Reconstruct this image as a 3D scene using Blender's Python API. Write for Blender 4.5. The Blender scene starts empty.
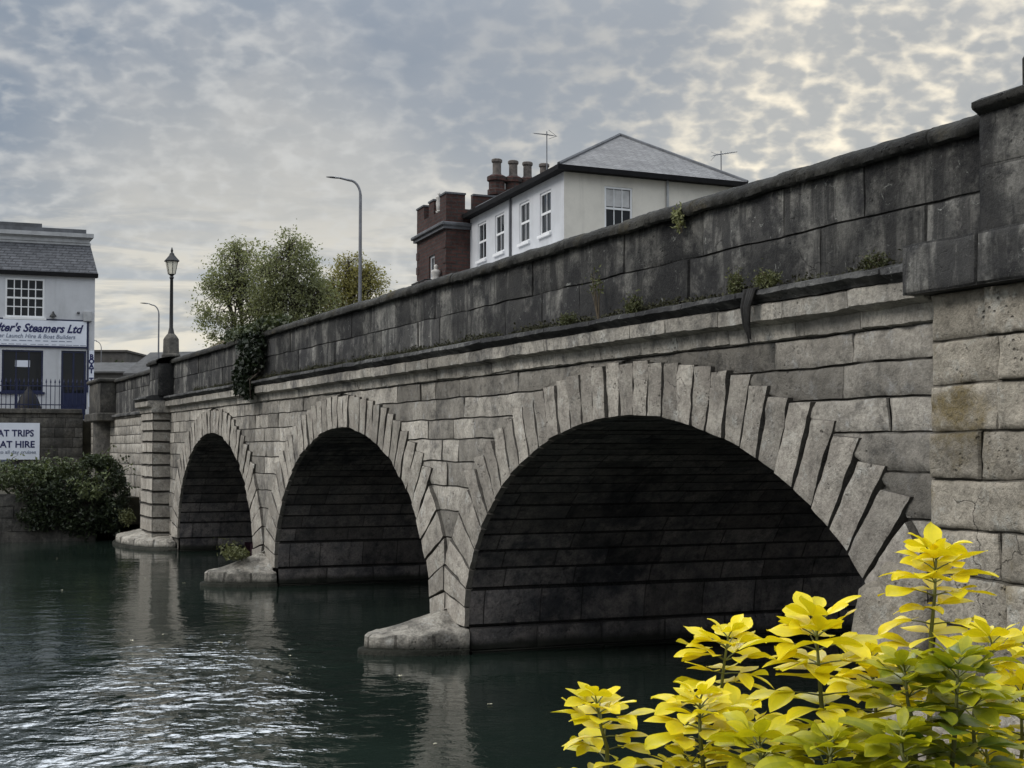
import bpy, math, random
import numpy as np
from mathutils import Vector, Matrix, Euler

random.seed(11); RNG = np.random.default_rng(11)
R = math.radians
scene = bpy.context.scene
COL = scene.collection

# ------------------------------------------------------------------ frame of the place
# the bridge runs along -u; u grows towards the camera, v goes into the bridge, z is height over the water
CAMZ = 3.2
F = 1500.0
PITCH = math.atan(63 / F)
DX, DY = -0.38694, 0.92210                 # direction of the bridge, away from the camera
O = (-0.7307, 23.4765)                     # foot of the second pier on the water
PHI = math.atan2(-DY, -DX)

def W(u, v, z=0.0):
    return Vector((O[0] - DX * u + DY * v, O[1] - DY * u - DX * v, z))

def px(x, y, Y):
    """point at depth Y seen at picture point x, y (used when measuring the place)"""
    a = (x - 512) / F; b = (384 - y) / F
    c, s = math.cos(PITCH), math.sin(PITCH)
    r = Vector((a, c - b * s, s + b * c)); k = Y / r.y
    return Vector((r.x * k, Y, CAMZ + r.z * k))

# ------------------------------------------------------------------ noise
def _h(i, j, k, s):
    n = (i * 374761393 + j * 668265263 + k * 2147483647 + s * 974711) & 0xFFFFFFFF
    n = ((n ^ (n >> 13)) * 1274126177) & 0xFFFFFFFF
    return ((n ^ (n >> 16)) & 0xFFFF) / 65535.0

def vnoise(p, seed=0):
    p = np.asarray(p, float); i = np.floor(p).astype(np.int64); f = p - i
    f = f * f * (3 - 2 * f); x, y, z = i[..., 0], i[..., 1], i[..., 2]
    fx, fy, fz = f[..., 0], f[..., 1], f[..., 2]; out = 0
    for a in (0, 1):
        for b in (0, 1):
            for c in (0, 1):
                w = (fx if a else 1 - fx) * (fy if b else 1 - fy) * (fz if c else 1 - fz)
                out = out + w * _h(x + a, y + b, z + c, seed)
    return out * 2 - 1

def fbm(p, octs=3, seed=0):
    p = np.asarray(p, float); o = 0; a = 0.5
    for k in range(octs):
        o = o + a * vnoise(p * (2.03 ** k), seed + 17 * k); a *= 0.55
    return o

# ------------------------------------------------------------------ objects
def tag(o, label=None, cat=None, group=None, kind=None):
    if label: o['label'] = label
    if cat: o['category'] = cat
    if group: o['group'] = group
    if kind: o['kind'] = kind
    return o

def thing(name, label, cat, loc=(0, 0, 0), rz=0.0, group=None):
    o = bpy.data.objects.new(name, None); COL.objects.link(o)
    o.location = loc; o.rotation_euler = (0, 0, rz); o.empty_display_size = 0.3
    return tag(o, label, cat, group)

class MB:
    def __init__(s): s.v = []; s.f = []; s.t = []; s.n = 0
    def add(s, verts, faces, tint=0.5):
        verts = np.asarray(verts, float).reshape(-1, 3)
        s.v.append(verts)
        if isinstance(faces, np.ndarray): faces = (faces + s.n).tolist()
        else: faces = [[i + s.n for i in f] for f in faces]
        s.f += faces
        if np.ndim(tint) == 0: s.t += [float(tint)] * len(faces)
        else: s.t += [float(q) for q in tint]
        s.n += len(verts)
    def grid(s, P, tint=0.5, wrap=False):
        m, n = P.shape[:2]
        a = np.arange(m * n).reshape(m, n)
        if wrap: a = np.concatenate([a, a[:1]], 0)
        f = np.stack([a[:-1, :-1], a[1:, :-1], a[1:, 1:], a[:-1, 1:]], -1).reshape(-1, 4)
        s.add(P.reshape(-1, 3), f, tint)
    def box(s, x0, x1, y0, y1, z0, z1, tint=0.5, bev=0.0):
        if bev:
            b = min(bev, (x1 - x0) * .45, (y1 - y0) * .45, (z1 - z0) * .45)
            vs = []; rings = [(z0, b), (z0 + b, 0), (z1 - b, 0), (z1, b)]
            for z, i in rings:
                for x, y in ((x0 + b, y0 + i), (x1 - b, y0 + i), (x1 - i, y0 + b), (x1 - i, y1 - b), (x1 - b, y1 - i), (x0 + b, y1 - i), (x0 + i, y1 - b), (x0 + i, y0 + b)):
                    vs.append((x, y, z))
            fs = [[7, 6, 5, 4, 3, 2, 1, 0], [24 + k for k in range(8)]]
            for r in range(3):
                for k in range(8):
                    fs.append([r * 8 + k, r * 8 + (k + 1) % 8, r * 8 + 8 + (k + 1) % 8, r * 8 + 8 + k])
            s.add(vs, fs, tint); return
        s.add([(x0, y0, z0), (x1, y0, z0), (x1, y1, z0), (x0, y1, z0), (x0, y0, z1), (x1, y0, z1), (x1, y1, z1), (x0, y1, z1)],
              [[3, 2, 1, 0], [4, 5, 6, 7], [0, 1, 5, 4], [1, 2, 6, 5], [2, 3, 7, 6], [3, 0, 4, 7]], tint)
    def tube(s, pts, rad, seg=8, tint=0.5, cap=True):
        pts = [Vector(p) for p in pts]
        if not hasattr(rad, '__len__'): rad = [rad] * len(pts)
        vs = []; ref = None
        for i, p in enumerate(pts):
            d = (pts[min(i + 1, len(pts) - 1)] - pts[max(i - 1, 0)]).normalized()
            if ref is None: ref = Vector((1, 0, 0)) if abs(d.x) < .8 else Vector((0, 1, 0))
            a = (ref - d * ref.dot(d)).normalized(); b = d.cross(a); ref = a
            for k in range(seg):
                t = 2 * math.pi * k / seg
                vs.append(p + (a * math.cos(t) + b * math.sin(t)) * rad[i])
        fs = []
        for i in range(len(pts) - 1):
            for k in range(seg):
                fs.append([i * seg + k, i * seg + (k + 1) % seg, (i + 1) * seg + (k + 1) % seg, (i + 1) * seg + k])
        if cap:
            fs.append(list(range(seg))[::-1]); fs.append([(len(pts) - 1) * seg + k for k in range(seg)])
        s.add([tuple(q) for q in vs], fs, tint)
    def lathe(s, prof, seg=12, c=(0, 0), tint=0.5, rot=0.0):
        vs = []; fs = []
        for r, z in prof:
            for k in range(seg):
                t = 2 * math.pi * k / seg + rot
                vs.append((c[0] + r * math.cos(t), c[1] + r * math.sin(t), z))
        for i in range(len(prof) - 1):
            for k in range(seg):
                fs.append([i * seg + k, i * seg + (k + 1) % seg, (i + 1) * seg + (k + 1) % seg, (i + 1) * seg + k])
        fs.append(list(range(seg))[::-1]); fs.append([(len(prof) - 1) * seg + k for k in range(seg)])
        s.add(vs, fs, tint)
    def build(s, name, mat, parent=None, smooth=None):
        me = bpy.data.meshes.new(name)
        V = np.concatenate(s.v) if s.v else np.zeros((0, 3))
        me.from_pydata(V.tolist(), [], s.f); me.update()
        at = me.attributes.new('tint', 'FLOAT', 'FACE'); at.data.foreach_set('value', np.array(s.t, np.float32))
        me.materials.append(mat)
        if smooth is not None:
            me.polygons.foreach_set('use_smooth', [True] * len(me.polygons))
            if smooth < 170: me.set_sharp_from_angle(angle=R(smooth))
        o = bpy.data.objects.new(name, me); COL.objects.link(o)
        if parent: o.parent = parent
        return o

# ------------------------------------------------------------------ materials
class NT:
    def __init__(s, name):
        s.m = bpy.data.materials.new(name); s.m.use_nodes = True
        s.t = s.m.node_tree; s.b = s.t.nodes['Principled BSDF']; s.out = s.t.nodes['Material Output']
        s.obj = s.n('ShaderNodeTexCoord').outputs['Object']
    def n(s, ty, **kw):
        q = s.t.nodes.new(ty)
        for k, v in kw.items(): setattr(q, k, v)
        return q
    def put(s, sock, v):
        if isinstance(v, bpy.types.NodeSocket): s.t.links.new(v, sock)
        else: sock.default_value = v
    def noise(s, scale, detail=4, rough=.55, vec=None, sc=None, dist=0.0):
        v = vec or s.obj
        if sc:
            mp = s.n('ShaderNodeMapping'); s.put(mp.inputs[0], v); mp.inputs['Scale'].default_value = sc; v = mp.outputs[0]
        q = s.n('ShaderNodeTexNoise'); s.put(q.inputs['Vector'], v)
        q.inputs['Scale'].default_value = scale; q.inputs['Detail'].default_value = detail
        q.inputs['Roughness'].default_value = rough; q.inputs['Distortion'].default_value = dist
        return q.outputs['Fac']
    def ramp(s, f, a, b, c0=0.0, c1=1.0, smooth=True):
        q = s.n('ShaderNodeMapRange'); q.interpolation_type = 'SMOOTHSTEP' if smooth else 'LINEAR'
        s.put(q.inputs[0], f); q.inputs[1].default_value = a; q.inputs[2].default_value = b
        q.inputs[3].default_value = c0; q.inputs[4].default_value = c1
        return q.outputs[0]
    def mix(s, f, a, b, mode='MIX'):
        q = s.n('ShaderNodeMix', data_type='RGBA', blend_type=mode)
        s.put(q.inputs[0], f)
        for k, v in ((6, a), (7, b)):
            if isinstance(v, tuple) and len(v) == 3: v = (*v, 1)
            s.put(q.inputs[k], v)
        return q.outputs[2]
    def math(s, op, a, b=0.0):
        q = s.n('ShaderNodeMath', operation=op); s.put(q.inputs[0], a); s.put(q.inputs[1], b)
        return q.outputs[0]
    def attr(s, name='tint'):
        return s.n('ShaderNodeAttribute', attribute_name=name).outputs['Fac']
    def bump(s, h, strength=.5, dist=.02, prev=None):
        q = s.n('ShaderNodeBump'); s.put(q.inputs['Height'], h)
        q.inputs['Strength'].default_value = strength; q.inputs['Distance'].default_value = dist
        if prev: s.put(q.inputs['Normal'], prev)
        return q.outputs[0]
    def set(s, col=None, rough=.8, normal=None, spec=None, metal=None):
        if col is not None:
            if isinstance(col, tuple) and len(col) == 3: col = (*col, 1)
            s.put(s.b.inputs['Base Color'], col)
        s.put(s.b.inputs['Roughness'], rough)
        if normal: s.put(s.b.inputs['Normal'], normal)
        if spec is not None: s.b.inputs['Specular IOR Level'].default_value = spec
        if metal is not None: s.b.inputs['Metallic'].default_value = metal
        return s.m

def stone(name, light, dark, soot, soot_amt=(.45, .7), streak=(.5, .75), lichen=.0, bumpd=.025, tintr=(.62, 1.3), moss=None, contrast=.8):
    t = NT(name)
    big = t.noise(.55, 4); mid = t.noise(2.2, 9, .68, dist=.15); fine = t.noise(26, 6, .68)
    c = t.mix(t.ramp(mid, .36, .62), light, dark)
    bl = t.noise(5.5, 10, .74, dist=.15)
    c = t.mix(t.ramp(bl, .47, .70, 0, contrast), c, tuple(x * .42 for x in dark))
    c = t.mix(t.ramp(t.noise(3.6, 9, .74, dist=.1), .53, .66, 0, contrast * .7), c, tuple(min(.6, x * 1.45) for x in light))
    st = t.noise(1.0, 6, .66, sc=(2.4, 2.4, .25), dist=.6)
    s1 = t.math('MULTIPLY', t.ramp(st, streak[0], streak[1]), .8)
    s2 = t.ramp(t.math('ADD', t.math('MULTIPLY', big, .65), t.math('MULTIPLY', bl, .35)), soot_amt[0], soot_amt[1])
    sf = t.math('MAXIMUM', s1, t.math('MULTIPLY', s2, .92))
    c = t.mix(sf, c, soot)
    if lichen:
        vo = t.noise(6, 9, .78, dist=1.4)
        c = t.mix(t.ramp(vo, .60, .66, 0, lichen), c, (.40, .41, .38))
    if moss:
        c = t.mix(t.ramp(t.noise(1.0, 7, .7), .54, .68, 0, moss), c, (.16, .115, .03))
    tn = t.n('ShaderNodeCombineColor'); at = t.attr()
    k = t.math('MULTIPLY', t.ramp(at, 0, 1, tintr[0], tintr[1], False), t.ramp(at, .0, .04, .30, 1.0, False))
    for i in range(3): t.put(tn.inputs[i], k)
    c = t.mix(1.0, c, tn.outputs[0], 'MULTIPLY')
    c = t.mix(t.ramp(fine, .40, .68, 0, .5), c, tuple(x * .45 for x in dark))
    rough = t.ramp(t.noise(.9, 3, .55), .46, .62)
    vo_ = t.n('ShaderNodeTexVoronoi'); t.put(vo_.inputs['Vector'], t.obj); vo_.inputs['Scale'].default_value = 19
    pit = t.math('MULTIPLY', t.math('MULTIPLY', t.ramp(vo_.outputs['Distance'], .42, .12), t.ramp(t.noise(8, 4, .6), .5, .62)), rough)
    vc = t.n('ShaderNodeTexVoronoi', feature='DISTANCE_TO_EDGE'); vc.inputs['Scale'].default_value = .8
    wv = t.n('ShaderNodeVectorMath', operation='ADD'); t.put(wv.inputs[0], t.obj)
    wn = t.n('ShaderNodeTexNoise'); t.put(wn.inputs['Vector'], t.obj); wn.inputs['Scale'].default_value = 1.6; wn.inputs['Detail'].default_value = 6
    t.put(wv.inputs[1], wn.outputs['Color']); t.put(vc.inputs['Vector'], wv.outputs[0])
    crack = t.math('MULTIPLY', t.ramp(vc.outputs['Distance'], .006, .0), t.ramp(t.noise(.7, 2), .56, .64))
    c = t.mix(t.math('MULTIPLY', pit, .7), c, tuple(x * .3 for x in dark)); c = t.mix(t.math('MULTIPLY', crack, .5), c, tuple(x * .2 for x in dark))
    h = t.math('SUBTRACT', t.math('ADD', t.math('MULTIPLY', fine, .6), t.math('MULTIPLY', bl, t.math('ADD', .6, t.math('MULTIPLY', rough, .9)))), t.math('ADD', t.math('MULTIPLY', pit, .9), t.math('MULTIPLY', crack, .6)))
    return t.set(c, .92, t.bump(h, .9, bumpd), .25)

M = {}
M['face'] = stone('face_stone', (.50, .465, .405), (.335, .310, .270), (.075, .073, .072), (.50, .68), (.57, .76), .4, .035, (.32, 1.38))
M['ring'] = stone('ring_stone', (.48, .445, .385), (.335, .305, .265), (.10, .096, .092), (.55, .75), (.60, .80), .25, .035, (.6, 1.3))
M['pil'] = stone('pilaster_stone', (.51, .46, .38), (.37, .335, .275), (.12, .113, .105), (.56, .75), (.62, .82), .5, .06, (.6, 1.3), moss=.8)
M['parapet'] = stone('parapet_stone', (.215, .208, .19), (.105, .104, .098), (.018, .018, .020), (.45, .56), (.44, .55), .6, .03, (.45, 1.55), contrast=.6)
M['coping'] = stone('coping_stone', (.06, .058, .05), (.035, .034, .03), (.016, .016, .016), (.4, .7), (.5, .7), .06, .03, moss=.25)
M['cornice'] = stone('cornice_stone', (.48, .445, .385), (.31, .29, .255), (.06, .06, .062), (.51, .68), (.55, .72), .5, .03)
M['ledge'] = stone('ledge_stone', (.16, .158, .15), (.085, .085, .084), (.028, .028, .03), (.42, .6), (.8, .95), .85, .03)
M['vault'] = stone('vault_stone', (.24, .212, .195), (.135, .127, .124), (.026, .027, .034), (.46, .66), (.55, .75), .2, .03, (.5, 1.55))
def tideband(m, top=.13):
    """algae and wet mud line along the water's edge"""
    nt = m.node_tree; b = nt.nodes['Principled BSDF']; src = b.inputs['Base Color'].links[0].from_socket
    t = NT.__new__(NT); t.m = m; t.t = nt; t.obj = t.n('ShaderNodeTexCoord').outputs['Object']
    sp = t.n('ShaderNodeSeparateXYZ'); t.put(sp.inputs[0], t.obj)
    z = t.math('ADD', sp.outputs[2], t.math('MULTIPLY', t.noise(2.2, 5, .6), .16))
    k = t.ramp(z, top + .02, top + .17, .92, 0)
    nt.links.new(t.mix(k, src, (.014, .016, .011)), b.inputs['Base Color'])
M['foot'] = stone('footing_stone', (.48, .45, .39), (.29, .27, .235), (.05, .05, .045), (.47, .64), (.9, .99), .4, .06)
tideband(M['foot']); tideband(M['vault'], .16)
M['bankwall'] = stone('embankment_stone', (.16, .15, .13), (.095, .09, .082), (.04, .04, .038), (.42, .66), (.45, .68), .25, .03)

def plain(name, col, rough=.6, var=.25, scale=3.0, bump=.0, spec=.4, metal=0.0):
    t = NT(name)
    a = tuple(x * (1 + var * .5) for x in col); b = tuple(x * (1 - var) for x in col)
    c = t.mix(t.ramp(t.noise(scale, 6, .62), .3, .72), a, b)
    nm = t.bump(t.noise(scale * 9, 4), .3, bump) if bump else None
    return t.set(c, rough, nm, spec, metal)

def render_wall(name, col):
    t = NT(name)
    c = t.mix(t.ramp(t.noise(.7, 6, .65), .35, .7), col, tuple(x * .84 for x in col))
    st = t.noise(1.0, 6, .65, sc=(2.2, 2.2, .18), dist=.3)
    c = t.mix(t.ramp(st, .54, .74, 0, .5), c, tuple(x * .62 for x in col))
    c = t.mix(t.ramp(t.noise(9, 5, .7), .58, .75, 0, .3), c, tuple(x * .6 for x in col))
    return t.set(c, .85, t.bump(t.noise(30, 4), .3, .006), .2)
M['render_white'] = render_wall('white_render', (.56, .575, .60)); M['render_cream'] = render_wall('cream_render', (.72, .69, .62))
M['white_paint'] = plain('white_paint', (.75, .76, .77), .45, .06, 5)
M['navy'] = plain('navy_paint', (.013, .019, .058), .4, .2, 4)
M['navy_ink'] = plain('navy_ink', (.010, .014, .085), .5, .1, 8)
M['black_metal'] = plain('black_metal', (.016, .016, .017), .5, .3, 6)
M['dark_cover'] = plain('dark_cover', (.006, .006, .008), .7, .3, 6, .01)
M['gutter'] = plain('gutter_black', (.010, .010, .011), .8, .3, 3, 0, .15)
M['galv'] = plain('galvanised_steel', (.17, .175, .19), .5, .2, 3, metal=.4)
M['interior'] = plain('dark_room', (.02, .02, .022), .9, .3, 2)
M['curtain'] = plain('net_curtain', (.5, .5, .5), .9, .2, 3)
M['pot'] = plain('chimney_clay', (.115, .10, .09), .85, .45, 6, .01)
M['statue'] = plain('pale_statue_stone', (.5, .48, .45), .8, .3, 6)
M['signwhite'] = plain('sign_white', (.70, .74, .82), .5, .05, 2)
M['grey_text'] = plain('grey_lettering', (.16, .19, .27), .6, .1, 5)
M['lead'] = plain('lead_grey', (.10, .105, .115), .7, .35, 2, .01)
M['stonetrim'] = plain('painted_trim', (.40, .41, .42), .7, .25, 2)
M['maroon'] = plain('maroon_hull', (.045, .016, .026), .6, .3, 2)
M['bark'] = plain('bark', (.055, .045, .035), .95, .5, 9, .02)
M['deadroot'] = plain('dead_root', (.018, .017, .016), .95, .5, 14, .03)
M['twig'] = plain('dry_twig', (.10, .08, .055), .95, .4, 9)
M['earth'] = plain('earth', (.05, .045, .03), .95, .5, 2, .03)
M['asphalt'] = plain('asphalt', (.05, .05, .052), .9, .3, 6, .01)
M['farwall'] = plain('far_wall', (.08, .075, .07), .9, .3, 1)
M['farroof'] = plain('far_roof', (.075, .075, .075), .9, .35, 1.5, .03)
M['fartile'] = plain('brown_tile', (.10, .075, .05), .9, .35, 2, .03)

def glass(name, col=(.012, .014, .017), rough=.06):
    t = NT(name); h = t.noise(1.5, 2)
    return t.set(col, rough, t.bump(h, .15, .02), .3)
M['glass'] = glass('window_glass')
def lantern_glass():
    t = NT('lantern_glass'); return t.set((.80, .76, .64), .5)
M['lantern'] = lantern_glass()

def bricks(name, c1, c2, mortar, bw, bh, ms, axes='xz', bumpd=.01, bright=1.0):
    t = NT(name); sp = t.n('ShaderNodeSeparateXYZ'); t.put(sp.inputs[0], t.obj)
    cb = t.n('ShaderNodeCombineXYZ')
    t.put(cb.inputs[0], t.math('ADD', sp.outputs[0], sp.outputs[1])); t.put(cb.inputs[1], sp.outputs[2])
    br = t.n('ShaderNodeTexBrick'); t.put(br.inputs['Vector'], cb.outputs[0])
    br.inputs['Color1'].default_value = (*c1, 1); br.inputs['Color2'].default_value = (*c2, 1); br.inputs['Mortar'].default_value = (*mortar, 1)
    br.inputs['Scale'].default_value = 1.0; br.inputs['Mortar Size'].default_value = ms
    br.inputs['Brick Width'].default_value = bw; br.inputs['Row Height'].default_value = bh
    br.inputs['Bias'].default_value = -.1
    c = t.mix(t.ramp(t.noise(.8, 6, .65), .3, .7, 0, .55), br.outputs['Color'], tuple(x * .5 for x in c1))
    c = t.mix(t.ramp(t.noise(6, 5, .7), .45, .75, 0, .4), c, tuple(min(1, x * 1.5) for x in c2))
    return t.set(c, .85, t.bump(br.outputs['Fac'], .6, bumpd), .25)
M['brick'] = bricks('dark_brick', (.048, .024, .021), (.088, .042, .035), (.045, .042, .04), .45, .15, .03)
M['slate'] = bricks('slate_tiles', (.105, .11, .122), (.15, .155, .17), (.045, .047, .052), .42, .13, .022, bumpd=.03)
M['slate_pale'] = bricks('pale_slate_tiles', (.20, .20, .205), (.27, .27, .27), (.13, .13, .13), .3, .10, .012, bumpd=.02)

def leafmat(name, c0, c1, c2, rough=.45, transl=.35, gloss=.4, vein=False):
    """tint 0..1 runs c0 -> c1 -> c2 (age and kind of the leaf)"""
    t = NT(name); a = t.attr()
    q = t.n('ShaderNodeValToRGB'); t.put(q.inputs[0], a)
    e = q.color_ramp.elements; e[0].color = (*c0, 1); e[1].color = (*c2, 1)
    m = e.new(.5); m.color = (*c1, 1)
    c = t.mix(t.ramp(t.noise(22, 4), .40, .75, 0, .3), q.outputs[0], tuple(x * .8 for x in c1))
    t.set(c, rough, None, gloss)
    tr = t.n('ShaderNodeBsdfTranslucent'); t.put(tr.inputs[0], t.mix(1.0, c, (1.0, 1.0, .55), 'MULTIPLY'))
    mx = t.n('ShaderNodeMixShader'); mx.inputs[0].default_value = transl
    t.put(mx.inputs[1], t.b.outputs[0]); t.put(mx.inputs[2], tr.outputs[0]); t.put(t.out.inputs[0], mx.outputs[0])
    return t.m
M['tree_leaf'] = leafmat('tree_leaf', (.13, .145, .085), (.24, .26, .14), (.36, .38, .22), .6, .45)
M['gold_tree_leaf'] = leafmat('golden_tree_leaf', (.20, .18, .06), (.28, .26, .09), (.36, .35, .15), .6, .4)
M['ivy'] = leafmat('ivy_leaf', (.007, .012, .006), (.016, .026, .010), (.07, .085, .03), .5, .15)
M['bush'] = leafmat('bush_leaf', (.014, .021, .011), (.05, .068, .030), (.16, .19, .085), .5, .2)
M['weed'] = leafmat('weed_leaf', (.05, .055, .025), (.10, .11, .045), (.30, .31, .15), .6, .25)
M['moss'] = leafmat('moss_leaf', (.02, .022, .012), (.045, .045, .022), (.08, .08, .035), .8, .1)
M['choisya'] = leafmat('yellow_leaf', (.075, .13, .012), (.56, .52, .014), (.95, .78, .02), .4, .36, .4)
M['choisya_stem'] = plain('green_stem', (.12, .13, .03), .6, .4, 30)
M['fallen'] = leafmat('fallen_leaf', (.45, .42, .3), (.55, .52, .38), (.65, .6, .45), .6, .1)

# ------------------------------------------------------------------ stone blocks
def lin(L, e, res):
    n = max(1, int(round((L - 2 * e) / res)))
    return np.concatenate([[0], np.linspace(e, L - e, n + 1), [L]]) / L

def block(mb, M2, Ls, Lt, o3, ax, nin, rec=(.012, .012, .05, .05), e=.018, proud=0.0, amp=.012, res=.12, tint=.5, seed=0, freq=3.0):
    """a dressed stone: M2(s,t)->(a,z) in the wall plane, o3 + ax*a + Z*z + nin*depth; rec = depth of left, right, bottom, top joints"""
    e = min(e, Ls * .3, Lt * .3)
    S = lin(Ls, e, res); T = lin(Lt, e, res)
    s, t = np.meshgrid(S, T, indexing='ij')
    a, z = M2(s, t)
    wq = np.stack([a * 1.9, z * 2.3, a * 0 + ax[1] * 7], -1)      # hand-cut: no joint runs dead straight
    w1 = fbm(wq, 3, 61); w2 = fbm(wq + 40, 3, 67)
    a = a + .022 * w1; z = z + .024 * w2
    q = np.stack([a * freq, z * freq, np.full_like(a, seed * 3.7)], -1)
    nz = fbm(q, 3, 5)
    dep = -proud + amp * 2 * nz
    if res < .1: dep = dep + amp * .55 * fbm(q * 4.3, 2, 8)
    # worn arrises
    ed = np.minimum(np.minimum(s, 1 - s) * Ls, np.minimum(t, 1 - t) * Lt)
    wear = np.clip(1 - ed / (.06 + .05 * nz), 0, 1) ** 2
    dep = dep + wear * amp * 1.6
    dep[0, :] = np.maximum(rec[0], dep[0, :]); dep[-1, :] = np.maximum(rec[1], dep[-1, :])
    dep[:, 0] = np.maximum(rec[2], dep[:, 0]); dep[:, -1] = np.maximum(rec[3], dep[:, -1])
    P = np.asarray(o3)[None, None] + a[..., None] * np.asarray(ax) + dep[..., None] * np.asarray(nin)
    P[..., 2] += z
    nt_ = np.full((len(S) - 1, len(T) - 1), float(tint))
    jt = [.002 if r >= .055 else .016 if r >= .04 else .03 for r in rec]
    nt_[0, :] = jt[0]; nt_[-1, :] = jt[1]; nt_[:, 0] = jt[2]; nt_[:, -1] = jt[3]
    mb.grid(P, nt_.ravel())

def quadM(p00, p10, p11, p01):
    def f(s, t):
        a = (1 - s) * (1 - t) * p00[0] + s * (1 - t) * p10[0] + s * t * p11[0] + (1 - s) * t * p01[0]
        z = (1 - s) * (1 - t) * p00[1] + s * (1 - t) * p10[1] + s * t * p11[1] + (1 - s) * t * p01[1]
        return a, z
    return f

UAX = (1, 0, 0); VIN = (0, 1, 0)
def resat(u): return .2 if u > 15.6 else .055 if u > 6 else .08 if u > 0 else .13 if u > -14 else .22

ZS, ZTOP = .40, 3.57
ARCHES = [(5.55, 5.5), (-6.85, 5.3), (-19.45, 5.1)]
BI = ZTOP - ZS
EXA, EXB = 1.08, .66
COURSES = [-.6, 0, .44, .88, 1.32, 1.76, 2.18, 2.57, 2.97, 3.33, 3.65, 3.98, 4.28, 4.50]

def joint(c, a, th):
    iu, iz = c + a * math.cos(th), ZS + BI * math.sin(th)
    nx, nz = math.cos(th) / a, math.sin(th) / BI
    l = math.hypot(nx, nz); nx /= l; nz /= l
    A, B = a + EXA, BI + EXB
    x0, z0 = iu - c, iz - ZS
    qa = nx * nx / A / A + nz * nz / B / B; qb = 2 * (x0 * nx / A / A + z0 * nz / B / B); qc = x0 * x0 / A / A + z0 * z0 / B / B - 1
    k = (-qb + math.sqrt(qb * qb - 4 * qa * qc)) / (2 * qa)
    return (iu, iz), (iu + nx * k, iz + nz * k)

def extr_half(a, z):
    """half width of the extrados at height z (0 above it)"""
    B = BI + EXB
    q = 1 - ((max(z, ZS) - ZS) / B) ** 2
    return (a + EXA) * math.sqrt(q) if q > 0 else 0.0

def arch_joints(c, a):
    ths = [0.0]
    for zc in COURSES:
        if .7 < zc < 2.7:
            lo, hi = 0.0, math.pi / 2
            for _ in range(40):
                m = (lo + hi) / 2
                if joint(c, a, m)[1][1] < zc: lo = m
                else: hi = m
            ths.append(lo)
    last = ths[-1]
    # equal arcs over the crown
    T_ = np.linspace(last, math.pi - last, 400)
    S_ = np.concatenate([[0], np.cumsum(np.hypot(np.diff(a * np.cos(T_)), np.diff(BI * np.sin(T_))))])
    n = max(3, int(round(S_[-1] / .375))) | 1
    for k in range(1, n):
        ths.append(float(np.interp(S_[-1] * k / n, S_, T_)))
    rest = [math.pi - q for q in ths[:len(ths) - (n - 1)]][::-1]
    return ths + rest

bridge = thing('stone_bridge', 'long sooty stone road bridge with three arches spanning the dark river', 'bridge', W(0, 0, 0), PHI)

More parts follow.
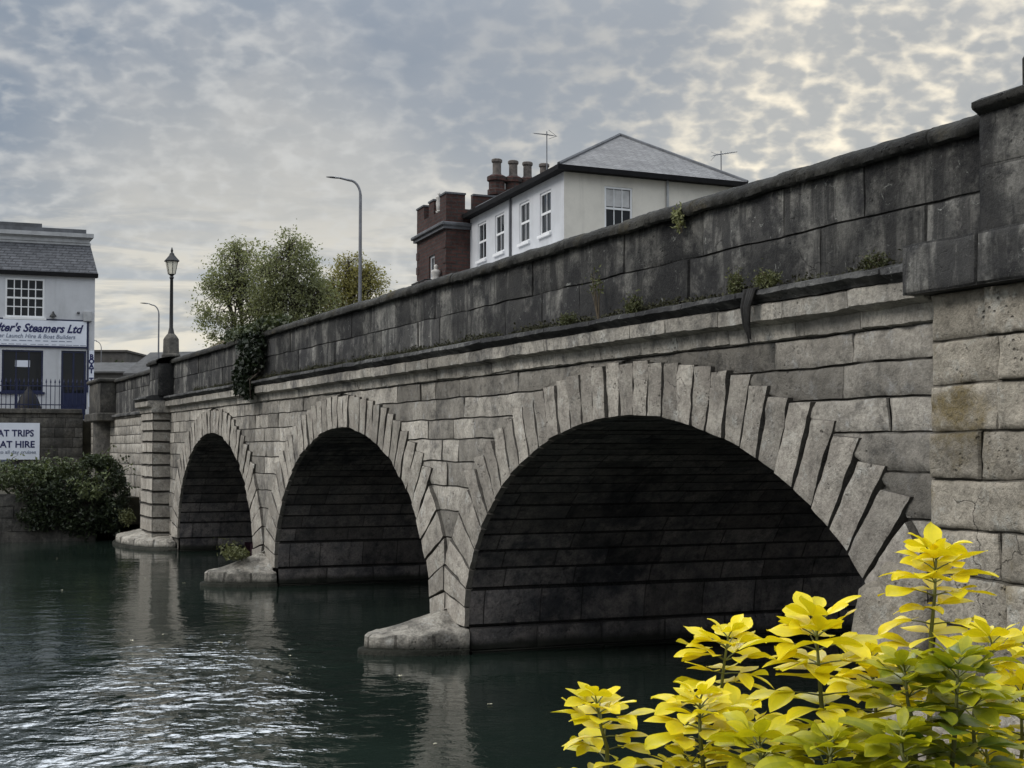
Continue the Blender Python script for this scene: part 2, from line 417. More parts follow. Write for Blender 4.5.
# --- arch rings and vaults
for ai, (c, a) in enumerate(ARCHES):
    mb = MB(); th = arch_joints(c, a)
    for k in range(len(th) - 1):
        i0, o0 = joint(c, a, th[k]); i1, o1 = joint(c, a, th[k + 1])
        # each stone has a level top and an upright shoulder, so the ring steps down against the courses
        lo_, hi_ = (o0, o1) if o0[1] < o1[1] else (o1, o0)
        st_ = lo_[1] + (hi_[1] - lo_[1]) * random.uniform(.80, 1.0)
        il_ = i0 if o0[1] < o1[1] else i1
        xr_ = lo_[0] + (lo_[0] - il_[0]) / max(.2, lo_[1] - il_[1]) * (st_ - lo_[1])        # where the straight joint would end
        sh_ = (lo_[0] + (xr_ - lo_[0]) * .55, st_)
        jog = random.uniform(-.02, .05)
        if lo_[1] < 2.5: jog = 0
        elif o0[1] < o1[1]: o0 = sh_
        else: o1 = sh_
        o0, o1 = (o0[0], o0[1] + jog), (o1[0], o1[1] + jog)
        lim0, lim1 = [(-.84, 11.3), (-13.28, -.86), (-26.0, -13.32)][ai]
        o0 = (min(max(o0[0], lim0), lim1), o0[1]); o1 = (min(max(o1[0], lim0), lim1), o1[1])
        Ls = max(.12, (math.hypot(i1[0] - i0[0], i1[1] - i0[1]) + math.hypot(o1[0] - o0[0], o1[1] - o0[1])) / 2)
        Lt = math.hypot(o0[0] - i0[0], o0[1] - i0[1])
        # left-hand half runs up from the right springing: th=0 is the near (right) end
        block(mb, quadM(i0, i1, o1, o0), Ls, Lt, (0, 0, 0), UAX, VIN, (.075, .075, .045, .07), .02,
              random.uniform(.03, .06), .014, min(.1, resat(i0[0])), .5 + random.uniform(-.35, .35), k + 40 * ai)
    mb.build('arch_ring', M['ring'], bridge, 40)
    # vault: courses of stone running through the bridge
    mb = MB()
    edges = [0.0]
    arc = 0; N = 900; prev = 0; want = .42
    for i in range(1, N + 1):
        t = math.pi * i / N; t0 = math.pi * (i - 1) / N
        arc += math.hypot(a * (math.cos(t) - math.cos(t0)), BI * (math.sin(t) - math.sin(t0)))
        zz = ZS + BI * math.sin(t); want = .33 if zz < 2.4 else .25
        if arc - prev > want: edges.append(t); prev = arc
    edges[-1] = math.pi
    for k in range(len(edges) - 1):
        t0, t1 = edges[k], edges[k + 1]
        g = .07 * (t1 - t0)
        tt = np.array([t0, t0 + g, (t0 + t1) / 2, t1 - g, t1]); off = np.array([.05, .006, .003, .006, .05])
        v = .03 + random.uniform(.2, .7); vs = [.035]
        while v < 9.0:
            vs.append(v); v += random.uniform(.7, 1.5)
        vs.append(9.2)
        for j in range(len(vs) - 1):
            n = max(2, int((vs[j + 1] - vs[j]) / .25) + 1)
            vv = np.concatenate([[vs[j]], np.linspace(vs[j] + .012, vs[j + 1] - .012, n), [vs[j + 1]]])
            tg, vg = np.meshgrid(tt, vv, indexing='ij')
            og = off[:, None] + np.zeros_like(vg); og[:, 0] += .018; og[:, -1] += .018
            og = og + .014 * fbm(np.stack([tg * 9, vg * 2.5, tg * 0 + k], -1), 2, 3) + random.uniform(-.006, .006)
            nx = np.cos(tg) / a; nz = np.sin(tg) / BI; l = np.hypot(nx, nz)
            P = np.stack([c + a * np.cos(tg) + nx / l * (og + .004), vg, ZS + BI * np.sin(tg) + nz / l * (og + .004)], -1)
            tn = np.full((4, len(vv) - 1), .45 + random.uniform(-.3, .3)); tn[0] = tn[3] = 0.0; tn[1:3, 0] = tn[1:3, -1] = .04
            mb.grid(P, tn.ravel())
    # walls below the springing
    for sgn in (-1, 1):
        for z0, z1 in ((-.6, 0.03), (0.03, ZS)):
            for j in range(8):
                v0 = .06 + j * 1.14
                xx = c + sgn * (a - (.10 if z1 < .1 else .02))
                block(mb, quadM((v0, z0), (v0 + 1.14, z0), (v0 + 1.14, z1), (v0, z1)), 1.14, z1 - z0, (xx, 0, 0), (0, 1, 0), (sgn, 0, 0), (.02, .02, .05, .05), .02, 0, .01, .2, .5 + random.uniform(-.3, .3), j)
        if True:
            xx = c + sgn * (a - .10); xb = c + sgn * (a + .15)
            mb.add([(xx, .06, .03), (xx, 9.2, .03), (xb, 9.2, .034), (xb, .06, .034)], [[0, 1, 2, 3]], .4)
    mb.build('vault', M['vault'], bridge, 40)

# --- spandrel masonry
UEND, USTART = -31.6, 11.36
mb = MB()
def in_gap_blocks(z0, z1):
    """intervals of the course that lie outside the arch rings: list of (left0,left1,right0,right1) = u at z0 and z1"""
    cur = [(UEND, UEND)]
    out = []
    left = (UEND, UEND)
    for c, a in ARCHES[::-1]:
        h0, h1 = extr_half(a, z0), extr_half(a, z1)
        if h0 == 0: continue
        out.append((left, (c - h0, c - h1))); left = (c + h0, c + h1)
    out.append((left, (USTART, USTART)))
    return out
sd = 0
for k in range(len(COURSES) - 1):
    z0, z1 = COURSES[k], COURSES[k + 1]
    for (l0, l1), (r0, r1) in in_gap_blocks(z0, z1):
        w0, w1 = r0 - l0, r1 - l1
        if w1 < .12: continue
        if w0 < .05: 
            mid = (l0 + r0) / 2; l0 = r0 = mid; w0 = 0
        la, rb = max(l0, l1), min(r0, r1)
        n = max(1, int(round((rb - la) / random.uniform(.85, 1.15)))) if rb - la > .7 else 1
        xs_ = [la + (rb - la) * (i + random.uniform(-.22, .22)) / n for i in range(1, n)]
        A0 = [l0] + xs_ + [r0]; A1 = [l1] + xs_ + [r1]
        for i in range(n):
            a0, b0, a1, b1 = A0[i], A0[i + 1], A1[i], A1[i + 1]
            # stone over the crown: keep clear of the ring
            sd += 1
            uc = (a1 + b1) / 2
            rc = (.01, .01, .042, .042) if not (9.5 < uc and random.random() < .4) else (.02, .02, .03, .03)
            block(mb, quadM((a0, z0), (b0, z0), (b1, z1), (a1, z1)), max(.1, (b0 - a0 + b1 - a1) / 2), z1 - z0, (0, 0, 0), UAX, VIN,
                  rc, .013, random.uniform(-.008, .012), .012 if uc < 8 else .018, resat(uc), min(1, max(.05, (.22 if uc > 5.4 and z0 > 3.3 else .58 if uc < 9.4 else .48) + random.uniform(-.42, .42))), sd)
# flat backing behind the joints
us = np.linspace(UEND - .2, USTART + .3, 900)
zb = []
for u in us:
    zz = -.6
    for c, a in ARCHES:
        if abs(u - c) < a + .3: zz = max(zz, ZS + (BI + .2) * math.sqrt(max(0, 1 - ((u - c) / (a + .3)) ** 2)))
    zb.append(zz)
P = np.stack([np.stack([us, us * 0 + .065, np.array(zb)], -1), np.stack([us, us * 0 + .065, us * 0 + 4.6], -1)], 1)
mb.grid(P, .1)
mb.build('spandrel_wall', M['face'], bridge, 40)

# --- cornice: moulded ledge under the parapet
def extrude(mb, prof, u0, u1, step, amp, stones=1.15, dv=0.0, seed=0, jit=0.006, ends=True):
    prof = np.array(prof, float)
    u = u0
    while u < u1 - .05:
        L = min(random.uniform(.75, 1.25) * stones, u1 - u)
        if u1 - u - L < .3: L = u1 - u
        n = max(2, int(L / step))
        uu = np.concatenate([[u + .002], np.linspace(u + .012, u + L - .012, n), [u + L - .002]])
        U, K = np.meshgrid(uu, np.arange(len(prof)), indexing='ij')
        v = prof[K, 0] + dv; z = prof[K, 1]
        nz = fbm(np.stack([U * 3.1, v * 5 + 9, z * 5], -1), 3, seed); nz2 = fbm(np.stack([U * 1.7 + 5, v * 4 + 3, z * 4], -1), 3, seed + 9)
        jv, jz = random.uniform(-jit, jit), random.uniform(-jit, jit)
        n3 = fbm(np.stack([U * 11, v * 11 + 1, z * 11], -1), 3, seed + 4)
        v = v + amp * 2 * nz + jv + amp * .9 * n3; z = z + amp * 1.4 * nz2 + jz + amp * .9 * n3
        v[0] += .02; v[-1] += .02
        mb.grid(np.stack([U, v, z], -1), .5 + random.uniform(-.35, .35))
        if ends and (u == u0 or u + L >= u1 - .01):
            row = (0 if u == u0 else -1)
            r = np.stack([U[row], v[row], z[row]], -1); mb.add(r, [list(range(len(prof)))], .4)
        u += L
CPROF = [(.12, 4.27), (-.03, 4.30), (-.04, 4.45), (-.15, 4.475), (-.185, 4.49), (-.19, 4.64), (-.12, 4.665), (.12, 4.67)]
LPROF = [(.12, 4.66), (-.15, 4.665), (-.165, 4.69), (-.235, 4.715), (-.262, 4.735), (-.25, 4.785), (-.05, 4.83), (.12, 4.83)]
for nm, pr, mt in (('cornice', CPROF, 'cornice'), ('cornice_ledge', LPROF, 'ledge')):
    mb = MB()
    extrude(mb, pr, -28.5, -26.0, .2, .006, dv=-.55)
    mb.box(-26.25, -25.99, -.60, .1, pr[0][1] + .02, pr[-1][1] - .012, .4)
    extrude(mb, pr, -26.0, -8, .14, .010)
    extrude(mb, pr, -8, 11.45, .05, .014)
    mb.build(nm, M[mt], bridge, 45)

# --- parapet slabs
mb = MB()
def parapet(u0, u1, z0, z1, dv=0.0, L=1.6):
    global sd
    rows = [(z0, 5.35, 0), (5.35, z1, .5)] if z1 > 5.5 else [(z0, z1, 0)]
    for a, b, sh in rows:
        u = u0; first = True
        while u < u1 - .02:
            l = random.uniform(.65, 1.3) * L * (sh + .5 if first and sh else 1)
            first = False
            if u1 - u - l < .5: l = u1 - u
            sd += 1
            block(mb, quadM((u, a), (u + l, a), (u + l, b), (u, b)), l, b - a, (0, .0 + dv, 0), UAX, VIN, (.03, .03, .025, .025), .012, random.uniform(-.008, .012), .008, resat(u) * 1.1, .5 + random.uniform(-.45, .45), sd, 1.6)
            u += l
parapet(-45.8, -27.2, 4.48, 5.76, .10)
parapet(-26.3, 12.0, 4.80, 5.86, .06)
mb.box(-45.8, 12.0, .17, .42, 4.5, 5.74, .3)
par = mb.build('parapet', M['parapet'], bridge, 40)
def copprof(w0, w1, z0, z1):
    h = z1 - z0; w = w1 - w0
    return [(w0 + .05, z0 - .02), (w0 + .01, z0), (w0, z0 + h * .30), (w0 + w * .05, z0 + h * .58), (w0 + w * .16, z0 + h * .82), (w0 + w * .32, z0 + h * .96),
            (w0 + w * .5, z1), (w0 + w * .68, z0 + h * .96), (w0 + w * .84, z0 + h * .82), (w0 + w * .95, z0 + h * .58), (w1, z0 + h * .3), (w1 - .01, z0), (w1 - .05, z0 - .02)]
mb = MB()
extrude(mb, copprof(.0, .55, 5.75, 5.93), -45.6, -27.3, .3, .012, 1.8)
mb.build('coping', M['coping'], par, 50); mb = MB()
extrude(mb, copprof(-.05, .50, 5.845, 6.03), -26.2, -6, .09, .014, 1.9, seed=4)
extrude(mb, copprof(-.05, .50, 5.845, 6.03), -6, 12.10, .035, .016, 1.9, seed=4)
mb.build('coping', M['coping'], par, 50)

# --- far parapet, fill and deck
mb = MB()
mb.box(-45.8, 14, 8.8, 9.2, 4.3, 5.9, .5)
mb.build('far_parapet', M['parapet'], bridge)
mb = MB(); mb.box(-46, 16, .45, 8.78, 4.55, 4.85, .5); mb.build('deck', M['asphalt'], bridge)

# --- pilaster at the near abutment
mb = MB()
PU0, PU1, PV = 11.50, 15.5, -.16
cs = [-.6, .05, .5, .92, 1.3, 1.72, 2.12, 2.52, 2.93, 3.33, 3.73, 4.10, 4.50]
for k in range(len(cs) - 1):
    u = PU0 + random.uniform(-.04, .04)
    mb.box(u + .02, PU1, PV + .05, .3, cs[k] + .0, cs[k + 1] - .0, .1)
    uu = u
    while uu < PU1 - .05:
        l = random.choice([.55, .8, 1.1, 1.5]) * random.uniform(.85, 1.15)
        if k % 2: l *= .8
        if PU1 - uu - l < .4: l = PU1 - uu
        sd += 1
        block(mb, quadM((uu, cs[k]), (uu + l, cs[k]), (uu + l, cs[k + 1]), (uu, cs[k + 1])), l, cs[k + 1] - cs[k], (0, PV, 0), UAX, VIN,
              (.22 if uu == u else .025, .02, .04, .04), .012, random.uniform(-.015, .025), .018, .03, .66 + random.uniform(-.42, .34), sd, 3.5)
        uu += l
# rough springer stones at the waterside of the abutment
mb.build('abutment_pilaster', M['pil'], bridge, 50)
mb = MB()
def boulder(mb, c, r, seed, n=26, tint=.5, k=4.0, sq=3.0):
    th = np.linspace(0, 2 * math.pi, n, endpoint=False); ph = np.linspace(-math.pi / 2, math.pi / 2, n // 2 + 1)
    T, Pp = np.meshgrid(th, ph, indexing='ij')
    def se(x): return np.sign(x) * np.abs(x) ** (2 / sq)
    d = np.stack([se(np.cos(Pp)) * se(np.cos(T)), se(np.cos(Pp)) * se(np.sin(T)), se(np.sin(Pp))], -1)
    nz = fbm(d * 1.6 + seed * 5.1, 4, seed)
    P = d * np.asarray(r) * (1 + .22 * nz)[..., None] + np.asarray(c)
    mb.grid(P, tint, wrap=True)
boulder(mb, (10.92, .16, 1.95), (.42, .32, .26), 3, tint=.45)
boulder(mb, (10.80, .06, 1.60), (.52, .26, .40), 5, tint=.5)
boulder(mb, (11.1, .10, .55), (.55, .45, .46), 8, tint=.5)
mb.build('springer_stone', M['pil'], bridge, 60)

# impost slab, parapet pier and its cap above the near pilaster
mb = MB()
for (u0, u1) in ((11.34, 12.30), (12.31, 13.6), (13.61, 15.4)):
    sd += 1
    block(mb, quadM((u0, 4.50), (u1, 4.50), (u1, 4.93), (u0, 4.93)), u1 - u0, .43, (0, -.33, 0), UAX, VIN, (.02, .02, .02, .02), .02, 0, .009, .05, .5 + random.uniform(-.2, .2), sd, 2.5)
    mb.box(u0 + .004, u1 - .004, -.312, .4, 4.505, 4.925, .4)
mb.build('impost_slab', M['parapet'], bridge, 40)
mb = MB()
for (u0, u1, z0, z1) in ((12.06, 13.5, 4.93, 5.5), (12.08, 12.9, 5.5, 5.95), (12.9, 15.3, 5.5, 5.95), (13.5, 15.3, 4.93, 5.5)):
    sd += 1
    block(mb, quadM((u0, z0), (u1, z0), (u1, z1), (u0, z1)), u1 - u0, z1 - z0, (0, -.10, 0), UAX, VIN, (.02, .02, .015, .015), .015, random.uniform(-.01, .01), .009, .05, .6 + random.uniform(-.3, .2), sd, 2)
mb.box(12.1, 15.3, -.08, .6, 4.93, 5.94, .4)
pp = mb.build('parapet_pier', M['parapet'], bridge, 40)
mb = MB()
extrude(mb, [(-.04, 5.92), (-.10, 5.95), (-.16, 5.99), (-.17, 6.01), (-.165, 6.05), (-.06, 6.09), (.08, 6.14), (.5, 6.14), (.7, 6.06), (.76, 6.0), (.7, 5.92)], 12.06, 15.4, .05, .008, 2.5, seed=7)
extrude(mb, [(.02, 6.1), (.02, 6.33), (.04, 6.36), (.5, 6.36), (.52, 6.1)], 12.46, 14.6, .1, .008, 2.2, seed=8)
mb.build('pier_cap', M['coping'], pp, 45)

# --- the near approach wall carries on past the pilaster
mb = MB()
for k in range(len(COURSES) - 1):
    xs = np.arange(15.45, 40.5, 1.15 + .13 * (k % 4))
    for i in range(len(xs) - 1):
        sd += 1
        block(mb, quadM((xs[i], COURSES[k]), (xs[i + 1], COURSES[k]), (xs[i + 1], COURSES[k + 1]), (xs[i], COURSES[k + 1])), xs[i + 1] - xs[i], COURSES[k + 1] - COURSES[k], (0, 0, 0), UAX, VIN, (.012, .012, .042, .042), .02, 0, .014, .2, .55 + random.uniform(-.35, .35), sd)
mb.box(15.4, 39, .06, .5, -.5, 4.5, .2)
mb.build('approach_wall', M['face'], bridge, 40)
mb = MB(); extrude(mb, CPROF, 15.4, 39, .3, .008); extrude(mb, LPROF, 15.4, 39, .3, .008); mb.build('cornice', M['cornice'], bridge, 45)
mb = MB(); parapet(15.3, 39, 4.80, 5.84, .06); mb.box(15.3, 39, .15, .42, 4.6, 5.8, .3); np_ = mb.build('parapet', M['parapet'], bridge, 40)
mb = MB(); extrude(mb, copprof(-.05, .50, 5.845, 6.03), 15.3, 39, .25, .014, 1.9, seed=4); mb.build('coping', M['coping'], np_, 50)

# --- pilaster at the far abutment: front face and near return
mb = MB()
u0, u1, PF = -28.4, -26.1, -.55
cs2 = [-.3, .5, .95, 1.38, 1.80, 2.22, 2.62, 3.0, 3.36, 3.70, 4.02, 4.30]
for k in range(len(cs2) - 1):
    z0, z1 = cs2[k], cs2[k + 1]; sd += 1
    n = 1 + k % 2; xs = np.linspace(u0, u1, n + 1)
    for i in range(n):
        block(mb, quadM((xs[i], z0), (xs[i + 1], z0), (xs[i + 1], z1), (xs[i], z1)), xs[i + 1] - xs[i], z1 - z0, (0, PF, 0), UAX, VIN, (.01, .01, .07, .07), .04, 0, .008, .25, .6 + random.uniform(-.2, .3), sd + i)
    block(mb, quadM((PF, z0), (.05, z0), (.05, z1), (PF, z1)), .6, z1 - z0, (u1, 0, 0), (0, 1, 0), (-1, 0, 0), (.01, .01, .07, .07), .04, 0, .008, .2, .35 + random.uniform(-.2, .2), sd + 9)
mb.box(u0 + .05, u1 - .075, PF + .075, .3, -.3, 4.3, .1)
mb.build('abutment_pilaster', M['ring'], bridge, 40)
mb = MB()
for (a0, a1, z0, z1) in ((-27.6, -25.9, 4.83, 5.35), (-27.6, -26.7, 5.35, 5.84), (-26.7, -25.9, 5.35, 5.84)):
    sd += 1
    block(mb, quadM((a0, z0), (a1, z0), (a1, z1), (a0, z1)), a1 - a0, z1 - z0, (0, -.42, 0), UAX, VIN, (.02,) * 4, .015, 0, .008, .2, .5 + random.uniform(-.3, .3), sd)
block(mb, quadM((-.42, 4.83), (.06, 4.83), (.06, 5.84), (-.42, 5.84)), .48, 1.0, (-25.9, 0, 0), (0, 1, 0), (-1, 0, 0), (.01,) * 4, .01, 0, .008, .2, .2, 4)
mb.box(-27.56, -25.93, -.39, .5, 4.83, 5.83, .4)
pp = mb.build('parapet_pier', M['parapet'], bridge, 40)
mb = MB()
extrude(mb, copprof(-.52, .62, 5.83, 6.06), -27.75, -25.75, .2, .012, 2.8)
mb.build('pier_cap', M['coping'], pp, 45)

# --- approach wall beyond the far abutment, with its end pier
mb = MB()
for k in range(2, len(COURSES) - 1):
    z0, z1 = COURSES[k], COURSES[k + 1]; xs = np.arange(-46.0, -28.0, 2.5 + .3 * (k % 3))
    for i in range(len(xs) - 1):
        sd += 1
        block(mb, quadM((xs[i], z0), (xs[i + 1], z0), (xs[i + 1], z1), (xs[i], z1)), xs[i + 1] - xs[i], z1 - z0, (0, .03, 0), UAX, VIN, (.012,) * 4, .02, 0, .012, .3, .6 + random.uniform(-.2, .2), sd)
mb.box(-46, -28.2, .08, .5, -.4, 4.5, .2)
mb.build('approach_wall', M['face'], bridge, 40)
mb = MB(); extrude(mb, [(.12, 4.33), (-.03, 4.34), (-.07, 4.37), (-.075, 4.42), (-.04, 4.47), (.12, 4.48)], -45.8, -28.3, .3, .008)
mb.build('string_course', M['ledge'], bridge, 45)
mb = MB()
block(mb, quadM((-42.4, 4.56), (-38.9, 4.56), (-38.9, 5.78), (-42.4, 5.78)), 3.5, 1.22, (0, -.5, 0), UAX, VIN, (.02,) * 4, .02, 0, .012, .3, .62, 3)
block(mb, quadM((-.5, 4.56), (.1, 4.56), (.1, 5.78), (-.5, 5.78)), .6, 1.22, (-38.9, 0, 0), (0, 1, 0), (-1, 0, 0), (.02,) * 4, .02, 0, .01, .3, .2, 3)
mb.box(-42.36, -38.93, -.46, .4, 4.5, 5.77, .4)
mb.box(-42.6, -38.75, -.66, .3, 4.22, 4.555, .55, bev=.04); mb.box(-42.55, -38.78, -.6, .45, 5.77, 5.93, .3, bev=.05)
mb.lathe([(.72, -.3), (.70, 4.22)], 16, (-40.6, .15), .6)
mb.build('end_pier', M['bankwall'], bridge, 35)

# --- cutwaters: low stone noses in front of the piers
def cutwater(uc, w, nose, hrim, hface, seed, lean=0.0, blunt=1.5, step=.02):
    """low dressed ledge: upright edge courses, then weathered sloping top stones"""
    mb = MB(); n = 72
    th = np.linspace(0, math.pi, n); rows = []; tt = []
    x0 = np.cos(th); y0 = np.sin(th) ; e = 2 / blunt; yy = np.abs(y0) ** e
    for s, z, t in ((1.07, -.5, .3), (1.06, .05, .3), (1.05, .075, .004), (1.0, .085, .004), (.995, .10, .5), (.99, hrim - .03, .5), (.96, hrim, .55)) :
        rows.append(np.stack([uc + lean * yy + s * w * np.sign(x0) * np.abs(x0) ** e, -s * nose * yy, np.full(n, z)], -1)); tt.append(t)
    for q in np.linspace(.1, 1, 12):
        s = .96 * (1 - q) + .01 * q
        rows.append(np.stack([uc + lean * yy * (1 - q * .5) + s * w * np.sign(x0) * np.abs(x0) ** e, -s * nose * yy, np.full(n, hrim + (hface - hrim) * q ** 1.15)], -1)); tt.append(.6)
    P = np.array(rows)
    nz = fbm(P * 2.6 + seed, 5, seed); nz2 = fbm(P * 2.6 + seed + 31, 5, seed + 5)
    P[..., 2] += np.where(P[..., 2] > .2, nz * .07, 0); P[..., 0] += nz2 * .07; P[..., 1] += nz * .07
    T = np.repeat(np.array(tt)[:-1, None], n - 1, 1)
    blk = (np.arange(n - 1) * 7 // (n - 1)); T = np.clip(T + (RNG.uniform(-.3, .3, 9)[blk])[None] * (T > .1), 0.004, 1)
    edge = np.concatenate([[False], blk[1:] != blk[:-1]]); T[4:6, edge] = .01
    mb.grid(P, T.ravel())
    return mb.build('cutwater', M['foot'], bridge, 45)
cutwater(-.82, .95, 1.46, .30, .62, 2, .25)
cutwater(-13.25, 1.15, 1.5, .32, .78, 4, .3)
cutwater(-28.2, 3.2, 1.30, .30, .62, 6, 0, 1.9)

# ------------------------------------------------------------------ leaves
def leafcloud(mb, pts, size, tint, up=.0, seed=0, aspect=.5, nrm=None, fold=.25):
    """many folded leaf blades; pts (n,3)"""
    rng = np.random.default_rng(seed); n = len(pts)
    if n == 0: return
    d = rng.normal(size=(n, 3)); d[:, 2] += up
    if nrm is not None: d = d * .6 + nrm
    d /= np.linalg.norm(d, axis=1)[:, None]
    a = rng.normal(size=(n, 3)); a -= d * (a * d).sum(1)[:, None]; a /= np.linalg.norm(a, axis=1)[:, None]
    b = np.cross(d, a); L = size * rng.uniform(.6, 1.3, (n, 1)); w = L * aspect
    p = np.asarray(pts)
    V = np.stack([p, p + a * L * .45 + b * w * .5 + d * w * fold, p + a * L, p + a * L * .45 - b * w * .5 + d * w * fold], 1)
    idx = np.arange(n)[:, None] * 4
    f = np.concatenate([idx + np.array([[0, 1, 2]]), idx + np.array([[0, 2, 3]])], 0)
    t = np.clip(np.broadcast_to(tint, (n,)) + rng.uniform(-.22, .22, n), 0, 1)
    mb.add(V.reshape(-1, 3), f, np.concatenate([t, t]))

def blob_points(n, c, r, seed, hollow=.3, thr=-.15, k=1.0):
    rng = np.random.default_rng(seed); out = []; tot = 0
    while tot < n:
        d = rng.normal(size=(n, 3)); d /= np.linalg.norm(d, axis=1)[:, None]
        q = rng.uniform(hollow, 1, (n, 1)) ** .6
        p = d * q
        wob = 1 + .28 * fbm(d * 1.7 + seed, 3, seed)[:, None]
        w = p * wob * np.asarray(r) + np.asarray(c)
        keep = fbm(w * k + seed * 3, 3, seed + 2) > thr
        out.append(w[keep]); tot += keep.sum()
    return np.concatenate(out)[:n]

# --- ivy over the parapet
iv = thing('ivy', 'dark ivy clump spilling over the parapet and down past the cornice', 'ivy', W(-14.2, 0, 5.0), PHI)
mb = MB(); rng = np.random.default_rng(5)
pts = []
pts.append(blob_points(900, (-1.6, .15, 1.08), (2.6, .42, .20), 3, .1, -.5, 3))
pts.append(blob_points(1500, (.1, -.12, .55), (1.05, .24, .60), 7, .1, -.5, 3))
pts.append(blob_points(900, (-.2, -.30, -.15), (.60, .20, .42), 9, .1, -.5, 3))
pts.append(blob_points(160, (.35, -.28, -.42), (.25, .14, .25), 12, .1, -.5, 3))
pts.append(blob_points(450, (.9, .12, 1.12), (1.6, .38, .18), 15, .1, -.5, 3))
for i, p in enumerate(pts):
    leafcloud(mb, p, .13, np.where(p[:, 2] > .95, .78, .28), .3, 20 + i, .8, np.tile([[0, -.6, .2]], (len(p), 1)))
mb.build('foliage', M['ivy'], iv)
mb = MB()
for k in range(5):
    x = -.6 + k * .3
    mb.tube([(x, -.03, 1.0), (x + .05, -.06, .5), (x - .03, -.08, -.0), (x + .08, -.33, -.2), (x + .02, -.3, -.6)], [.03, .028, .025, .02, .008], 5)
mb.build('stem', M['bark'], iv)

# --- weeds rooted in the ledges
def weed(name, label, u, v, z, h, spread, n, seed, tint=.5, leaf=.05, stems=5, droop=0.0, cat='weed', blob=None):
    t = thing(name, label, cat, W(u, v, z), PHI); rs = random.Random(seed); rng = np.random.default_rng(seed)
    sm = MB(); lf = MB(); P = []
    for k in range(stems):
        x = rs.uniform(-1, 1) * spread; y = rs.uniform(-.6, .2) * spread * .6; hh = h * rs.uniform(.6, 1.05)
        m = (x * .45, y * .5 - .02, hh * .55); e = (x, y - .03, hh - droop * h)
        sm.tube([(x * .05, 0, -.03), m, e], [.010, .007, .003], 4)
        for q in range(n // stems):
            s = rs.uniform(.35, 1.05)
            c = np.array(m) * (1 - s) + np.array(e) * s
            P.append(c + rng.normal(size=3) * spread * .20)
    if blob is not None:
        P += list(blob_points(blob, (0, -.03, h * .42), (spread, spread * .45, h * .5), seed, .2, -.4, 6))
    leafcloud(lf, np.array(P), leaf, tint, .3, seed, .5)
    sm.build('stem', M['twig'], t); lf.build('foliage', M['weed'], t)
    return t
LZ = 4.80
weed('ledge_weed', 'tall sparse twiggy weed leaning on the parapet above the near arch crown', 4.95, -.10, LZ, .62, .22, 80, 1, .45, .05, 6)
weed('ledge_weed', 'round bushy grey-green weed on the cornice just right of the tall twiggy weed', 6.0, -.13, LZ, .22, .17, 60, 2, .4, .045, 7, blob=420)
weed('ledge_weed', 'small leafy weed on the cornice left of the hanging dark root', 8.33, -.12, LZ, .24, .14, 60, 3, .45, .045, 6, blob=320)
weed('ledge_weed', 'flowering bushy weed on the cornice directly above the hanging dark root', 8.95, -.12, LZ, .20, .22, 60, 4, .5, .04, 8, blob=560)
weed('ledge_weed', 'dark mossy weed in the corner against the projecting impost slab', 10.72, -.10, LZ, .17, .18, 40, 5, .15, .04, 6, blob=300)
weed('ledge_weed', 'low scrubby weed on the cornice left of the tall twiggy weed', 4.15, -.12, LZ, .16, .2, 40, 6, .3, .04, 5, blob=420)
weed('coping_weed', 'pale yellow-green weed sprouting just below the coping in front of the cream house', 6.95, -.02, 5.68, .26, .10, 90, 7, .85, .055, 6, .0, blob=120)
weed('cutwater_weed', 'green weed patch growing on top of the middle pier footing', -12.95, -.75, .62, .26, .60, 120, 8, .5, .10, 7, blob=420)
weed('ledge_weed', 'weed tuft at the foot of the far abutment pilaster beside the hedge', -30.2, -.7, .6, .5, .6, 90, 9, .35, .12, 6, blob=300)
# moss along the ledge: nobody could count it
mb = MB(); rng = np.random.default_rng(3); P = []
for k in range(150):
    u = rng.uniform(-22, 10.8); s = rng.uniform(.04, .15)
    if abs(u - 9) < .1: continue
    n = int(60 * s / .08); q = rng.normal(size=(n, 3)) * np.array([s * 1.6, .035, s * .35]); q[:, 2] = np.abs(q[:, 2])
    P.append(q + np.array([u, -.04, 4.81]))
P = np.concatenate(P); leafcloud(mb, P, .045, .4, .5, 4, .6)
ms = mb.build('moss', M['moss']); ms.location = W(0, 0, 0); ms.rotation_euler = (0, 0, PHI)
tag(ms, 'moss and tiny plants along the cornice ledge of the stone bridge', 'moss', kind='stuff')
# dark root hanging over the cornice
rt = MB()
for k in range(9):
    x = random.uniform(-.07, .07)
    rt.tube([(x * 1.6, -.02, 4.84), (x * 1.5, -.26, 4.80), (x, -.31, 4.62), (x * .7, -.30, 4.45), (x * .5, -.27, 4.30 + random.uniform(-.05, .06))], [.02, .026, .022, .018, .007], 6)
rt.v = [q + np.array([0, 0, 0]) for q in rt.v]
ro = rt.build('hanging_root', M['deadroot'], None, 60); ro.location = W(8.78, 0, 0); ro.rotation_euler = (0, 0, PHI)
tag(ro, 'dark dead root draped over the cornice near the right end of the bridge', 'root')

